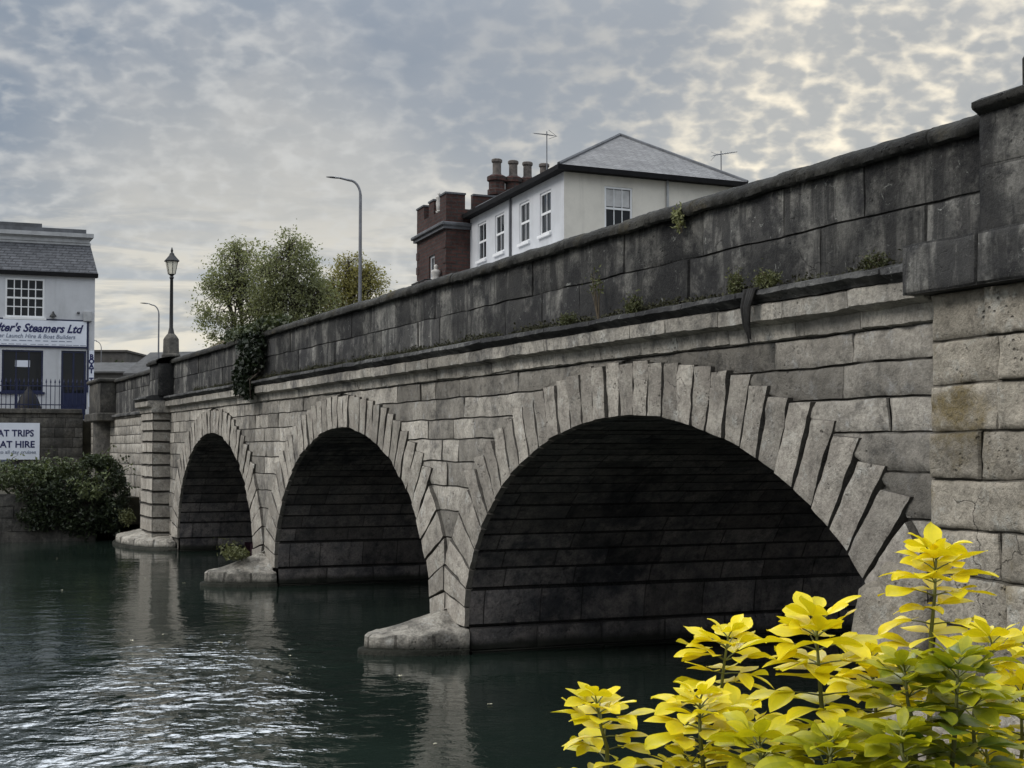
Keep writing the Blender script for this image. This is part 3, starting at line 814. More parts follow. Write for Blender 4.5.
# ------------------------------------------------------------------ lamps
def lathe_part(prof, name, mat, parent, seg=12, c=(0, 0), sm=40, rot=0.0):
    m = MB(); m.lathe(prof, seg, c, .5, rot); return m.build(name, mat, parent, sm)
lp = thing('lamp_post', 'old-fashioned lantern on a slim dark post standing on the bridge parapet pier', 'street lamp', W(-26.55, .08, 6.03), PHI)
lathe_part([(.30, 0), (.30, .12), (.26, .16), (.25, .62), (.20, .70), (.15, .76), (.11, .80)], 'pedestal', M['bankwall'], lp, 8, sm=30, rot=R(22.5))
lathe_part([(.11, .78), (.085, .9), (.062, 1.0), (.05, 2.55), (.075, 2.6), (.05, 2.66), (.11, 2.72)], 'post', M['black_metal'], lp, 10)
ln = lathe_part([(.115, 2.72), (.20, 3.13)], 'lantern_glass', M['lantern'], lp, 6, sm=20)
mb = MB()
for k in range(6):
    t = math.pi / 3 * k
    mb.tube([(.117 * math.cos(t), .117 * math.sin(t), 2.71), (.204 * math.cos(t), .204 * math.sin(t), 3.14)], .011, 5)
mb.build('lantern_frame', M['black_metal'], ln)
lathe_part([(.25, 3.12), (.255, 3.15), (.16, 3.25), (.09, 3.33), (.075, 3.38), (.03, 3.42), (.045, 3.47), (.012, 3.58)], 'lantern_cap', M['black_metal'], lp, 6, sm=25)

def street_light(label, base, top, arm, Ydir, r=.075):
    h = top - base.z
    t = thing('street_light', label, 'street lamp', base, 0, 'tall modern street lights')
    mb = MB(); pts = [(0, 0, 0), (0, 0, h * .35), (0, 0, h - .75)]; rd = [r * 1.25, r, r * .8]
    for k in range(1, 7):
        q = math.pi / 2 * k / 6
        pts.append((-.45 * (1 - math.cos(q)), 0, h - .75 + .62 * math.sin(q))); rd.append(r * .65)
    pts.append((-arm * .75, 0, h - .04)); rd.append(r * .5)
    mb.tube(pts, rd, 8); mb.build('post', M['galv'], t, 60)
    mb = MB(); 
    n = 8; vs = []
    for k in range(n):
        q = k / (n - 1); w = .09 * math.sin(math.pi * min(1, .25 + q * .7)); hh = .05 * math.sin(math.pi * (.15 + .75 * q))
        x = -arm * .68 - q * .62; z = h - .05 + q * .05
        vs += [(x, -w, z), (x, 0, z + hh), (x, w, z), (x, 0, z - hh * .7)]
    fs = [[4 * k + j, 4 * k + (j + 1) % 4, 4 * k + 4 + (j + 1) % 4, 4 * k + 4 + j] for k in range(n - 1) for j in range(4)] + [[3, 2, 1, 0], [4 * n - 4 + j for j in range(4)]]
    mb.add(vs, fs); mb.build('lamp_head', M['black_metal'], t, 60)
    return t
b = px(360, 300, 59.3); street_light('tallest street light, curved steel arm, beside the trees and the brick tower', Vector((b.x, b.y, 4.85)), px(360, 177, 59.3).z, 1.1, 0)
b = px(158.5, 350, 98); street_light('slim street light rising left of the old lantern on the bridge', Vector((b.x, b.y, 4.5)), px(158, 303, 98).z, .9, 0, .06)
b = px(101, 372, 133); street_light('smallest, farthest street light right beside the white boat office', Vector((b.x, b.y, 4.5)), px(101, 340, 133).z, .6, 0, .05)

# ------------------------------------------------------------------ windows
def window(parent, o, ax, out, w, h, cols=1, rows=2, depth=.14, fw=.07, bar=.03, curtain=False, sill=True, mat='white_paint', room='glass', sash=True):
    """o lower-left corner on the wall face; ax along the wall, out = outward normal (all in the parent's space)"""
    o = Vector(o); ax = Vector(ax); out = Vector(out); up = Vector((0, 0, 1))
    def bx(m, a0, a1, z0, z1, d0, d1):
        vs = []
        for d in (d0, d1):
            for a, z in ((a0, z0), (a1, z0), (a1, z1), (a0, z1)):
                vs.append(tuple(o + ax * a + up * z + out * d))
        m.add(vs, [[0, 1, 2, 3], [7, 6, 5, 4], [0, 4, 5, 1], [1, 5, 6, 2], [2, 6, 7, 3], [3, 7, 4, 0]])
    f = MB()
    d0, d1 = -depth + .02, -depth + .08
    bx(f, 0, fw, 0, h, d0, d1); bx(f, w - fw, w, 0, h, d0, d1); bx(f, fw, w - fw, 0, fw, d0, d1); bx(f, fw, w - fw, h - fw, h, d0, d1)
    if sash: bx(f, fw, w - fw, h / 2 - fw * .5, h / 2 + fw * .5, d0, d1 - .01)
    for c in range(1, cols):
        x = fw + (w - 2 * fw) * c / cols; bx(f, x - bar / 2, x + bar / 2, fw, h - fw, d0 + .01, d1 - .02)
    for r in range(1, rows):
        if sash and abs(r / rows - .5) < .01: continue
        z = fw + (h - 2 * fw) * r / rows; bx(f, fw, w - fw, z - bar / 2, z + bar / 2, d0 + .012, d1 - .024)
    wo = f.build('window', M[mat], parent)
    g = MB(); bx(g, .01, w - .01, .01, h - .01, -depth - .01, -depth + .03); g.build('pane', M[room], wo)
    if curtain:
        g = MB(); bx(g, fw + .02, w - fw - .02, h * .55, h - fw - .02, -depth + .033, -depth + .038); g.build('curtain', M['curtain'], wo)
    if sill:
        g = MB(); bx(g, -.08, w + .08, -.10, -.002, -.05, .09); g.build('sill', M[mat], wo)
    return wo

def wall_with_holes(mb, o, ax, inn, L, z0, z1, holes, depth=.16, tint=.5):
    """flat wall face with rectangular openings that have reveals; holes = (a0,a1,h0,h1)"""
    o = Vector(o); ax = Vector(ax); inn = Vector(inn); up = Vector((0, 0, 1))
    A = sorted({0, L, *[h[0] for h in holes], *[h[1] for h in holes]}); Z = sorted({z0, z1, *[h[2] for h in holes], *[h[3] for h in holes]})
    P = lambda a, z, d=0: tuple(o + ax * a + up * z + inn * d)
    for i in range(len(A) - 1):
        for j in range(len(Z) - 1):
            ca, cz = (A[i] + A[i + 1]) / 2, (Z[j] + Z[j + 1]) / 2
            if any(h[0] < ca < h[1] and h[2] < cz < h[3] for h in holes): continue
            mb.add([P(A[i], Z[j]), P(A[i + 1], Z[j]), P(A[i + 1], Z[j + 1]), P(A[i], Z[j + 1])], [[0, 1, 2, 3]], tint)
    for a0, a1, h0, h1 in holes:
        c = [(a0, h0), (a1, h0), (a1, h1), (a0, h1)]
        for k in range(4):
            p, q = c[k], c[(k + 1) % 4]
            mb.add([P(*p), P(*q), P(*q, depth), P(*p, depth)], [[0, 1, 2, 3]], tint)

# ------------------------------------------------------------------ the white house over the bridge
HV = 12.5; HU = -23.4; HL = 11.5; HW = 7.0; EZ = 12.42
house = thing('white_house', 'white and cream rendered house with hipped slate roof behind the bridge parapet', 'house', W(HU, HV, 4.4), PHI)
E0 = EZ - 4.4
# local: x along u (0 .. -HL away), y along v (0..HW)
mb = MB()
fw_ = [(1.33, 2.48), (3.62, 4.75), (6.6, 7.73), (8.9, 10.04)]         # on the long side, distance from the near corner
holes = [(a0, a1, E0 - 1.85, E0 - .36) for a0, a1 in fw_] + [(a0, a1, E0 - 5.4, E0 - 3.9) for a0, a1 in fw_[:3]]
wall_with_holes(mb, (0, 0, 0), (-1, 0, 0), (0, 1, 0), HL, -.3, E0, holes)
mb.add([(-HL, 0, -.3), (-HL, HW, -.3), (-HL, HW, E0), (-HL, 0, E0)], [[0, 1, 2, 3]]); mb.add([(0, HW, -.3), (-HL, HW, -.3), (-HL, HW, E0), (0, HW, E0)], [[0, 1, 2, 3]])
wl = mb.build('wall', M['render_white'], house)
mb = MB(); h2 = [(1.57, 2.67, E0 - 1.85, E0 - .36), (1.57, 2.67, E0 - 5.4, E0 - 3.8)]
wall_with_holes(mb, (0, 0, 0), (0, 1, 0), (-1, 0, 0), HW, -.3, E0, h2)
tag(mb.build('wall', M['render_cream'], house), 'cream end wall')
for a0, a1, z0, z1 in holes:
    window(house, (-a1, 0, z0), (1, 0, 0), (0, -1, 0), a1 - a0, z1 - z0, 2 if z0 > 4 else 1, 2, .12, .08)
for k, (a0, a1, z0, z1) in enumerate(h2):
    window(house, (0, a0, z0), (0, 1, 0), (1, 0, 0), a1 - a0, z1 - z0, 3, 2, .10, .07, curtain=(k == 0))
mb = MB(); mb.box(-HL, .0, -.012, .0, 3.35, 3.55); mb.build('string_course', M['white_paint'], house)
# cantilevered white ground-floor roof edge seen above the parapet
mb = MB(); mb.box(-HL - .2, -.6, -1.1, -.005, E0 - 3.05, E0 - 2.75, bev=.03); mb.build('canopy', M['white_paint'], house)
mb = MB()
ov = .32; RZ = 2.42
c_ = [(ov, -ov), (ov, HW + ov), (-HL - ov, HW + ov), (-HL - ov, -ov)]
r1 = (-4.8, 4.3, E0 + .16 + RZ); r2 = (-HL + 4.8, 4.3, E0 + .16 + RZ)
def zc(p): return (p[0], p[1], E0 + .16)
n = 14
def slope(a, b, c, d):
    mb.add([a, b, c, d] if d else [a, b, c], [[0, 1, 2, 3] if d else [0, 1, 2]])
slope(zc(c_[0]), zc(c_[1]), r1, None); slope(zc(c_[1]), zc(c_[2]), r2, r1); slope(zc(c_[2]), zc(c_[3]), r2, None); slope(zc(c_[3]), zc(c_[0]), r1, r2)
rf = mb.build('roof', M['slate_pale'], house)
mb = MB()
for a, b in ((zc(c_[0]), r1), (zc(c_[1]), r1), (zc(c_[3]), r2), (zc(c_[2]), r2), (r1, r2)):
    mb.tube([Vector(a) + Vector((0, 0, .02)), Vector(b) + Vector((0, 0, .02))], .07, 6)
mb.build('ridge_tiles', M['lead'], rf)
mb = MB(); 
mb.box(.0, ov + .04, -ov - .04, HW + ov, E0 + .0, E0 + .17); mb.box(-HL - ov, -.002, -ov - .04, -.002, E0 - .005, E0 + .165)
mb.build('gutter', M['gutter'], house)
mb = MB(); mb.tube([(.06, 4.08, E0), (.06, 4.08, -.2)], .05, 8); mb.build('drainpipe', M['stonetrim'], house)
mb = MB(); mb.tube([(-5.7, -.06, E0), (-5.7, -.06, -.2)], .05, 8); mb.build('drainpipe', M['lead'], house)
def aerial(name, base, h, parent, yaw):
    mb = MB(); b = Vector(base)
    mb.tube([b, b + Vector((0, 0, h))], .022, 5)
    d = Vector((math.cos(yaw), math.sin(yaw), .22)); c = Vector((-math.sin(yaw), math.cos(yaw), 0)); m = b + Vector((0, 0, h - .12))
    mb.tube([m - d * .35, m + d * .75], .014, 5)
    for k in range(9):
        q = m + d * (-.3 + k * .12); w = .26 - k * .015
        mb.tube([q - c * w, q + c * w], .008, 4)
    q = m - d * .34
    for s in (-1, 1): mb.tube([q + Vector((0, 0, .0)) - c * .2, q + c * .2 + Vector((0, 0, s * .16))], .008, 4)
    return mb.build(name, M['galv'], parent)
aerial('aerial', (-3.2, .55, E0 + .4), 1.65, rf, R(200)); aerial('aerial', (-1.2, 7.0, E0 + .5), 1.05, rf, R(95))
# ------------------------------------------------------------------ brick tower house
TU = -34.4; TV = 12.35
tower = thing('brick_tower_house', 'dark red brick house with battlements, tall chimneys and iron balcony', 'house', W(TU, TV, 4.4), PHI)
TL, TW, TZ = 4.7, 9.5, 8.95
mb = MB()
z1 = TZ - 1.25
holes = [(1.75, 2.65, 4.9, 6.75), (1.75, 2.65, 1.6, 3.4)]
wall_with_holes(mb, (0, 0, 0), (-1, 0, 0), (0, 1, 0), TL, -.3, z1, holes, .2)
mb.box(-TL, -.0, .25, TW, -.3, z1, .5); 
mb.add([(0, 0, -.3), (0, .25, -.3), (0, .25, z1), (0, 0, z1)], [[0, 1, 2, 3]]); mb.add([(-TL, 0, -.3), (-TL, .25, -.3), (-TL, .25, z1), (-TL, 0, z1)], [[0, 1, 2, 3]])
# rusticated corner strips
for z in np.arange(0, z1 - .3, .62):
    mb.box(-.42, .025, -.028, .45, z, z + .31); mb.box(-TL - .025, -TL + .4, -.028, .4, z + .01, z + .32)
mb.build('wall', M['brick'], tower)
mb = MB(); mb.box(-TL - .22, .22, -.24, TW, z1, z1 + .14, bev=.03); mb.box(-TL - .13, .13, -.14, TW, z1 - .12, z1 - .002); mb.build('cornice', M['lead'], tower)
mb = MB()
zb_, zt_ = z1 + .14, z1 + .72
mb.box(-TL, 0, 0, .3, zb_, zt_); mb.box(-.3, 0, .302, TW, zb_, zt_ + .001); mb.box(-TL, -TL + .3, .302, TW, zb_, zt_ + .001)
for (a, b_) in ((0, .95), (1.9, 2.7), (3.5, 4.7)): mb.box(-b_ if b_ < 4.7 else -TL, -a, .003, .297, zt_, TZ + .05)
for (a, b_) in ((.3, .85), (1.2, 4.6), (5.4, 7), (7.8, 9.5)): mb.box(-.297, -.003, a, b_, zt_ + .001, TZ + .05)
bt = mb.build('battlement', M['brick'], tower)
mb = MB()
for (a, b_) in ((0, .95), (1.9, 2.7), (3.5, 4.7)): mb.box(-b_ - .03, -a + .03, -.04, .33, TZ + .05, TZ + .12)
for (a, b_) in ((.34, .85), (1.2, 4.6), (5.4, 7), (7.8, 9.5)): mb.box(-.33, .04, a - .0, b_ + .03, TZ + .05, TZ + .119)
mb.build('capping', M['lead'], bt)
for a0, a1, z0, zz in holes:
    window(tower, (-a1, 0, z0), (1, 0, 0), (0, -1, 0), a1 - a0, zz - z0, 2, 3, .16, .09)
mb = MB(); mb.box(-3.35, -1.15, -.62, -.005, 4.62, 4.74)
bl = mb.build('balcony', M['black_metal'], tower)
mb = MB()
for k in range(15):
    x = -3.33 + k * .153; mb.tube([(x, -.6, 4.74), (x, -.6, 5.62)], .014, 4)
for y in (-.45, -.3, -.15):
    for x in (-3.33, -1.19): mb.tube([(x, y, 4.74), (x, y, 5.62)], .014, 4)
mb.tube([(-3.33, -.02, 5.62), (-3.33, -.6, 5.62), (-1.19, -.6, 5.62), (-1.19, -.02, 5.62)], .03, 5); mb.tube([(-3.33, -.6, 5.2), (-1.19, -.6, 5.2)], .02, 4)
mb.build('railing', M['black_metal'], bl)
def statue(x, y, z, h, parent):
    m = MB(); pr = [(.17, 0), (.19, .08), (.12, .12), (.15, .2), (.17, .5), (.13, .62), (.19, .74), (.17, .80), (.06, .84), (.085, .90), (.08, .97), (.02, 1.0)]
    m.lathe([(r * h * .9, z + q * h) for r, q in pr], 10, (x, y)); return m.build('statue', M['statue'], parent, 60)
statue(-.75, -.22, 4.95, 1.25, tower); statue(-3.85, -.22, 4.75, 1.1, tower)
statue(-1.6, .15, TZ - .5, .85, tower)
# row of chimneys
chx = [(485.5 + 6.5, 0), (510.5, 0), (526.5, 0), (545, 0)]
for k, y_ in enumerate((2.75, 3.52, 4.2, 5.0)):
    m = MB(); cx = -1.4
    m.lathe([(.36, TZ - 1.4), (.36, TZ + .35), (.42, TZ + .40), (.42, TZ + .62), (.36, TZ + .66), (.36, TZ + .95), (.44, TZ + 1.0), (.44, TZ + 1.18), (.3, TZ + 1.25)], 8, (cx, y_), rot=R(22.5))
    ch = m.build('chimney', M['brick'], tower, 30)
    m = MB(); m.lathe([(.22, TZ + 1.24), (.19, TZ + 1.35), (.19, TZ + 1.75), (.24, TZ + 1.8), (.24, TZ + 1.9), (.2, TZ + 1.93)], 10, (cx, y_)); m.build('chimney_pot', M['pot'], ch, 40)

# the two street fronts do not stand quite square to the bridge
SK = np.array([[math.cos(R(4.76)), -math.sin(R(4.2))], [-math.sin(R(4.76)), math.cos(R(4.2))]])
def skew(o):
    for ch in o.children:
        co_ = np.empty(len(ch.data.vertices) * 3); ch.data.vertices.foreach_get('co', co_); co_ = co_.reshape(-1, 3)
        co_[:, :2] = co_[:, :2] @ SK.T; ch.data.vertices.foreach_set('co', co_.ravel()); ch.data.update(); skew(ch)
skew(house); skew(tower)

# ------------------------------------------------------------------ boat office on the left bank
BU = -48.6
def W2(x, y):    # picture point on the office front -> local (along v, z)
    D_ = (x - 512) / F
    # plane u = BU: solve for v
    v = 0.0
    Yv = None
    # point = W(BU, v): X = a + DY v, Y = b - DX v ; X/Y = D_
    a = O[0] - DX * BU; b_ = O[1] - DY * BU
    v = (D_ * b_ - a) / (DY + D_ * DX)
    Y = b_ - DX * v
    return v, px(x, y, Y).z
vR = W2(93.5, 350)[0]
office = thing('boat_office', 'white two-storey boat hire office with slate mansard roof on the left bank', 'building', W(BU, vR, 4.4), PHI)
def wl_(x, y):
    v, z = W2(x, y); return v - vR, z - 4.4
# local: x along u (front at 0, back negative), y along v (negative to the left)
EVZ = wl_(60, 276)[1]
W1a, W1z1 = wl_(3.5, 277.5); W1b, W1z0 = wl_(43, 318)
S_a, S_z1 = wl_(1, 349.5); S_b, S_z0 = wl_(42.5, 392)
D_a, D_z1 = wl_(60.5, 350.5); D_b, _ = wl_(85.5, 350)
LFT = -9.5
mb = MB()
W1z1 = min(W1z1, EVZ - .06)
holes = [(W1a, W1b, W1z0, W1z1), (S_a, S_b, S_z0, S_z1), (D_a, D_b, .05, D_z1), (-8.6, -6.8, S_z0, S_z1), (-8.7, -7.0, W1z0, W1z1)]
wall_with_holes(mb, (0, LFT, 0), (0, 1, 0), (-1, 0, 0), -LFT, -.3, EVZ, [(a - LFT, b_ - LFT, c, d) for a, b_, c, d in holes], .16)
mb.add([(0, 0, -.3), (-8, 0, -.3), (-8, 0, EVZ), (0, 0, EVZ)], [[0, 1, 2, 3]]); mb.add([(0, LFT, -.3), (-8, LFT, -.3), (-8, LFT, EVZ), (0, LFT, EVZ)], [[0, 1, 2, 3]]); mb.add([(-8, 0, -.3), (-8, LFT, -.3), (-8, LFT, EVZ), (-8, 0, EVZ)], [[0, 1, 2, 3]])
mb.build('wall', M['render_white'], office)
window(office, (0, W1a, W1z0), (0, 1, 0), (1, 0, 0), W1b - W1a, W1z1 - W1z0, 5, 4, .10, .08, .045)
window(office, (0, -8.7, W1z0), (0, 1, 0), (1, 0, 0), 1.7, W1z1 - W1z0, 5, 4, .10, .08, .045)
window(office, (0, -8.6, S_z0), (0, 1, 0), (1, 0, 0), 1.8, S_z1 - S_z0, 2, 1, .12, .07, .05, mat='navy', sash=False)
sw = window(office, (0, S_a, S_z0), (0, 1, 0), (1, 0, 0), S_b - S_a, S_z1 - S_z0, 3, 1, .12, .07, .05, mat='navy', sash=False)
a_, zt = wl_(14.5, 360); b_, zb2 = wl_(29.5, 367)
mb = MB(); mb.box(-.086, -.080, a_, b_, zb2, zt); nt = mb.build('notice', M['signwhite'], sw)
# door: glazed above, navy panel below
mb = MB()
mid = 1.25
mb.box(-.12, -.06, D_a, D_b, .05, mid); mb.box(-.12, -.06, D_a, D_a + .09, mid, D_z1); mb.box(-.12, -.06, D_b - .09, D_b, mid, D_z1); mb.box(-.12, -.06, D_a + .09, D_b - .09, D_z1 - .1, D_z1)
mb.box(-.11, -.07, (D_a + D_b) / 2 - .04, (D_a + D_b) / 2 + .04, mid, D_z1 - .1)
dr = mb.build('door', M['navy'], office)
mb = MB(); mb.box(-.11, -.09, D_a + .05, D_b - .05, mid, D_z1 - .05); mb.build('pane', M['glass'], dr)
# eaves, mansard, upper cornice
mb = MB(); mb.box(-.2, .18, LFT - .1, .12, EVZ - .02, EVZ + .16); mb.build('gutter', M['gutter'], office)
_, z_s1 = wl_(88, 243.5); 
s_in = 1.0
mb = MB()
A_ = [(.16, LFT - .1, EVZ + .16), (.16, .10, EVZ + .16), (.16 - s_in, .10 - .22, z_s1), (.16 - s_in, LFT + .3, z_s1)]
mb.add(A_, [[0, 1, 2, 3]])
mb.add([(.16, .10, EVZ + .16), (-8, .10, EVZ + .16), (-7.2, -.12, z_s1), (.16 - s_in, -.12, z_s1)], [[0, 1, 2, 3]])
mb.add([(.16, LFT - .1, EVZ + .16), (-8, LFT - .1, EVZ + .16), (-7.2, LFT + .3, z_s1), (.16 - s_in, LFT + .3, z_s1)], [[3, 2, 1, 0]])
mb.add([(-8, .1, EVZ + .16), (-8, LFT - .1, EVZ + .16), (-7.2, LFT + .3, z_s1), (-7.2, -.12, z_s1)], [[0, 1, 2, 3]])
rf = mb.build('roof', M['slate'], office)
zc1 = wl_(88, 241.5)[1]; zc2 = wl_(88, 232)[1]; zc3 = wl_(84, 228)[1]
xr = .16 - s_in
mb = MB(); mb.box(-7.3, xr + .02, LFT, -.10, z_s1, zc1 + .02); mb.box(-7.3, xr + .06, LFT, -.16, zc1 + .02, zc1 + .2); mb.box(-7.3, xr + .22, LFT, -.0, zc2 - .18, zc2); mb.box(-7.3, xr + .12, LFT, -.08, zc1 + .2, zc2 - .18)
mb.build('roof_cornice', M['stonetrim'], rf)
mb = MB(); mb.box(-7, xr - .1, LFT, -.30, zc2, zc3 + .05); mb.box(-7, xr - .3, LFT, wl_(42, 230)[0], zc3 + .05, wl_(20, 219)[1]); mb.build('roof_upstand', M['lead'], rf)
# fittings on the wall
a_, z_ = wl_(82, 321.5); b_, zt = wl_(90.5, 311.5)
mb = MB(); mb.box(.005, .16, a_, b_, z_, zt, bev=.02); mb.build('alarm_box', M['stonetrim'], office)
a_, z_ = wl_(51.5, 316)
mb = MB(); mb.lathe([(.16, z_ - .05), (.15, z_ + .0), (.06, z_ + .10), (.03, z_ + .2)], 10, (.15, a_)); mb.tube([(.0, a_, z_ + .16), (.15, a_, z_ + .18)], .025, 5); mb.build('wall_lamp', M['black_metal'], office, 40)
a_, z_ = wl_(77, 313)
mb = MB(); mb.box(.01, .14, a_ - .06, a_ + .06, z_ - .05, z_ + .05, bev=.02); mb.build('security_camera', M['lead'], office)
mb = MB(); a_ = wl_(87, 320)[0]; mb.tube([(.05, a_, wl_(87, 321)[1]), (.05, a_, S_z0)], .035, 6); mb.build('drainpipe', M['navy'], office)

# lettering
def lettering(name, txt, size, parent, loc, rot, mat, shear=0.0, off=0.0, align='LEFT', width=None, spacing=1.0, ext=.004):
    cu = bpy.data.curves.new(name, 'FONT'); cu.body = txt; cu.size = size; cu.shear = shear; cu.offset = off; cu.extrude = ext
    cu.align_x = align; cu.space_character = spacing; cu.resolution_u = 3
    tmp = bpy.data.objects.new('tmp', cu); COL.objects.link(tmp)
    dg = bpy.context.evaluated_depsgraph_get(); dg.update()
    me = bpy.data.meshes.new_from_object(tmp.evaluated_get(dg)); bpy.data.objects.remove(tmp); bpy.data.curves.remove(cu)
    me.name = name; me.materials.clear(); me.materials.append(M[mat])
    o = bpy.data.objects.new(name, me); COL.objects.link(o); o.parent = parent
    xs = [v.co.x for v in me.vertices]
    sx = width / (max(xs) - min(xs)) if width else 1.0
    o.matrix_parent_inverse = Matrix.Identity(4)
    o.matrix_local = Matrix.Translation(loc) @ rot @ Matrix.Diagonal((sx, 1, 1, 1))
    return o
# text on a plane facing +x local, running along +y
RT = Matrix(((0, 0, 1, 0), (1, 0, 0, 0), (0, 1, 0, 0), (0, 0, 0, 1)))
_, zt = wl_(60, 319.5); _, zb2 = wl_(60, 348); b_ = wl_(87, 330)[0]; L_ = 6.9
fs = thing('shop_sign', 'long white fascia sign with dark blue italic lettering above the office door', 'sign', W(BU, vR + b_, 4.4 + zb2), PHI)
hh = zt - zb2
mb = MB(); mb.box(.004, .075, -L_, 0, 0, hh); mb.build('board', M['navy'], fs)
mb = MB(); mb.box(.076, .084, -L_ + .07, -.07, .08, hh - .07); mb.build('panel', M['signwhite'], fs)
y0 = wl_(-14, 330)[0] - b_; y1 = wl_(82, 330)[0] - b_
lettering('lettering', "Salter's Steamers Ltd", .52, fs, (.090, y0, hh - .60), RT, 'navy_ink', .35, .016, width=y1 - y0)
y0 = wl_(-22, 330)[0] - b_; y1 = wl_(74, 330)[0] - b_
lettering('lettering', "Passenger Launch Hire & Boat Builders", .26, fs, (.090, y0, hh - .88), RT, 'grey_text', .2, .003, width=y1 - y0)
y0 = wl_(-22, 330)[0] - b_; y1 = wl_(66, 330)[0] - b_
mb = MB()
for y in np.arange(y0, y1, .34): mb.box(.085, .089, y, y + random.uniform(.2, .3), hh - 1.02, hh - .985)
for y in np.arange(y0, y1 + .7, .31): mb.box(.085, .089, y, y + random.uniform(.15, .27), hh - 1.18, hh - 1.155)
mb.build('small_print', M['grey_text'], fs)
# upright sign on the corner
a_, zt = wl_(88.2, 351); b_, zb2 = wl_(93.2, 407)
us_ = thing('upright_sign', 'narrow upright white sign lettered from top to bottom at the office corner', 'sign', W(BU, vR + a_, 4.4 + zb2), PHI)
wd = b_ - a_; hh = zt - zb2
mb = MB(); mb.box(.004, .05, 0, wd, 0, hh); mb.build('board', M['signwhite'], us_)
for k, ch in enumerate("BOAT TRIPS"):
    if ch == ' ': continue
    lettering('letter', ch, .30, us_, (.056, wd / 2, hh - .36 - k * .215), RT, 'navy_ink', 0, .014, 'CENTER')

# --- embankment wall, river wall, railing, hire board
EU = -46.0; ETOP = 4.86
mb = MB(); rows = np.arange(.6, ETOP - .16, .43)
for k in range(len(rows)):
    y = -26.0
    while y < -.3:
        l = random.uniform(.7, 1.7); l = min(l, -.3 - y) if -.3 - y - l > .3 else -.3 - y
        sd += 1
        block(mb, quadM((y, rows[k]), (y + l, rows[k]), (y + l, min(rows[k] + .43, ETOP - .2)), (y, min(rows[k] + .43, ETOP - .2))), l, .42, (0, 0, 0), (0, 1, 0), (-1, 0, 0), (.02,) * 4, .02, random.uniform(-.01, .01), .014, .3, .5 + random.uniform(-.3, .3), sd)
        y += l
mb.box(-1.2, -.04, -26, -.3, .4, ETOP - .2, .3)
em = thing('embankment_wall', 'tall mottled stone embankment wall under the blue railings', 'wall', W(EU, 0, 0), PHI)
mb.build('masonry', M['bankwall'], em, 40)
mb = MB(); mb.box(-1.2, .08, -26, -.35, ETOP - .2, ETOP, .4, bev=.02); mb.build('capstones', M['bankwall'], em)
def E_(x, y):
    D_ = (x - 512) / F; a = O[0] - DX * EU; b_ = O[1] - DY * EU
    v = (D_ * b_ - a) / (DY + D_ * DX); return v, px(x, y, b_ - DX * v).z
rl = thing('railing', 'dark blue spear-topped iron railing along the embankment wall', 'railing', W(EU - .25, 0, ETOP), PHI)
v1 = E_(86, 400)[0]
mb = MB(); y = v1; k = 0
while y > -18:
    mb.tube([(0, y, 0), (0, y, 1.12)], .017, 5); mb.lathe([(.017, 1.12), (.036, 1.17), (.004, 1.32)], 4, (0, y)); y -= .185
mb.build('bars', M['navy'], rl)
mb = MB()
for z in (.16, .98): mb.box(-.03, .03, -18, v1, z, z + .045)
mb.build('rail', M['navy'], rl)
for y in (v1, v1 - 2.9, v1 - 5.8, v1 - 8.7):
    mb = MB(); mb.box(-.045, .045, y - .045, y + .045, 0, 1.3); mb.build('post', M['navy'], rl)
mb = MB()   # tent-shaped dark cover on the terrace
v0_, z_ = E_(33, 408); n = 14
prof = [(.9, 0), (.86, .35), (.62, .75), (.30, 1.02), (.10, 1.16), (.10, 1.24), (.02, 1.28)]
mb.lathe([(r * .62, z) for r, z in prof], 9)
cv = mb.build('covered_stand', M['dark_cover'], None, 60); cv.location = W(EU - 1.1, v0_ - .1, ETOP - .25); cv.rotation_euler = (0, 0, PHI)
tag(cv, 'black tent-shaped cover standing behind the blue railings', 'cover')
# terrace between wall and office
mb = MB(); mb.box(-4, -.9, -26, -.3, 4.2, 4.5); te = mb.build('terrace_paving', M['farwall']); te.location = W(EU, 0, 0); te.rotation_euler = (0, 0, PHI); tag(te, kind='structure')
# hire board on the embankment wall
v1, zt = E_(39.8, 423); v0_, zb2 = E_(37.5, 459.5)
sb = thing('hire_board', 'big white board with bold lettering fixed to the embankment wall', 'sign', W(EU, v1, zb2), PHI)
hh = zt - zb2; Lb = 3.6
mb = MB(); mb.box(.02, .07, -Lb, 0, 0, hh); mb.build('board', M['signwhite'], sb)
y1 = E_(34, 430)[0] - v1
def line(txt, size, z, x0, x1, mat, off, sh=0):
    a = E_(x0, 430)[0] - v1; b = E_(x1, 430)[0] - v1
    lettering('lettering', txt, size, sb, (.076, a, z), RT, mat, sh, off, width=b - a)
line('BOAT TRIPS', .40, hh - .58, -15.0, 33.5, 'navy_ink', .010)
line('& BOAT HIRE', .40, hh - 1.06, -22, 35.0, 'navy_ink', .010)
line('2 hours to all day cruises', .20, hh - 1.32, -20, 36.0, 'grey_text', .002)
line('Call 01865', .15, hh - 1.68, -22, 11.5, 'grey_text', .001)
line('www.oxfordboats.co.uk', .15, hh - 1.88, -22, 23, 'grey_text', .001)
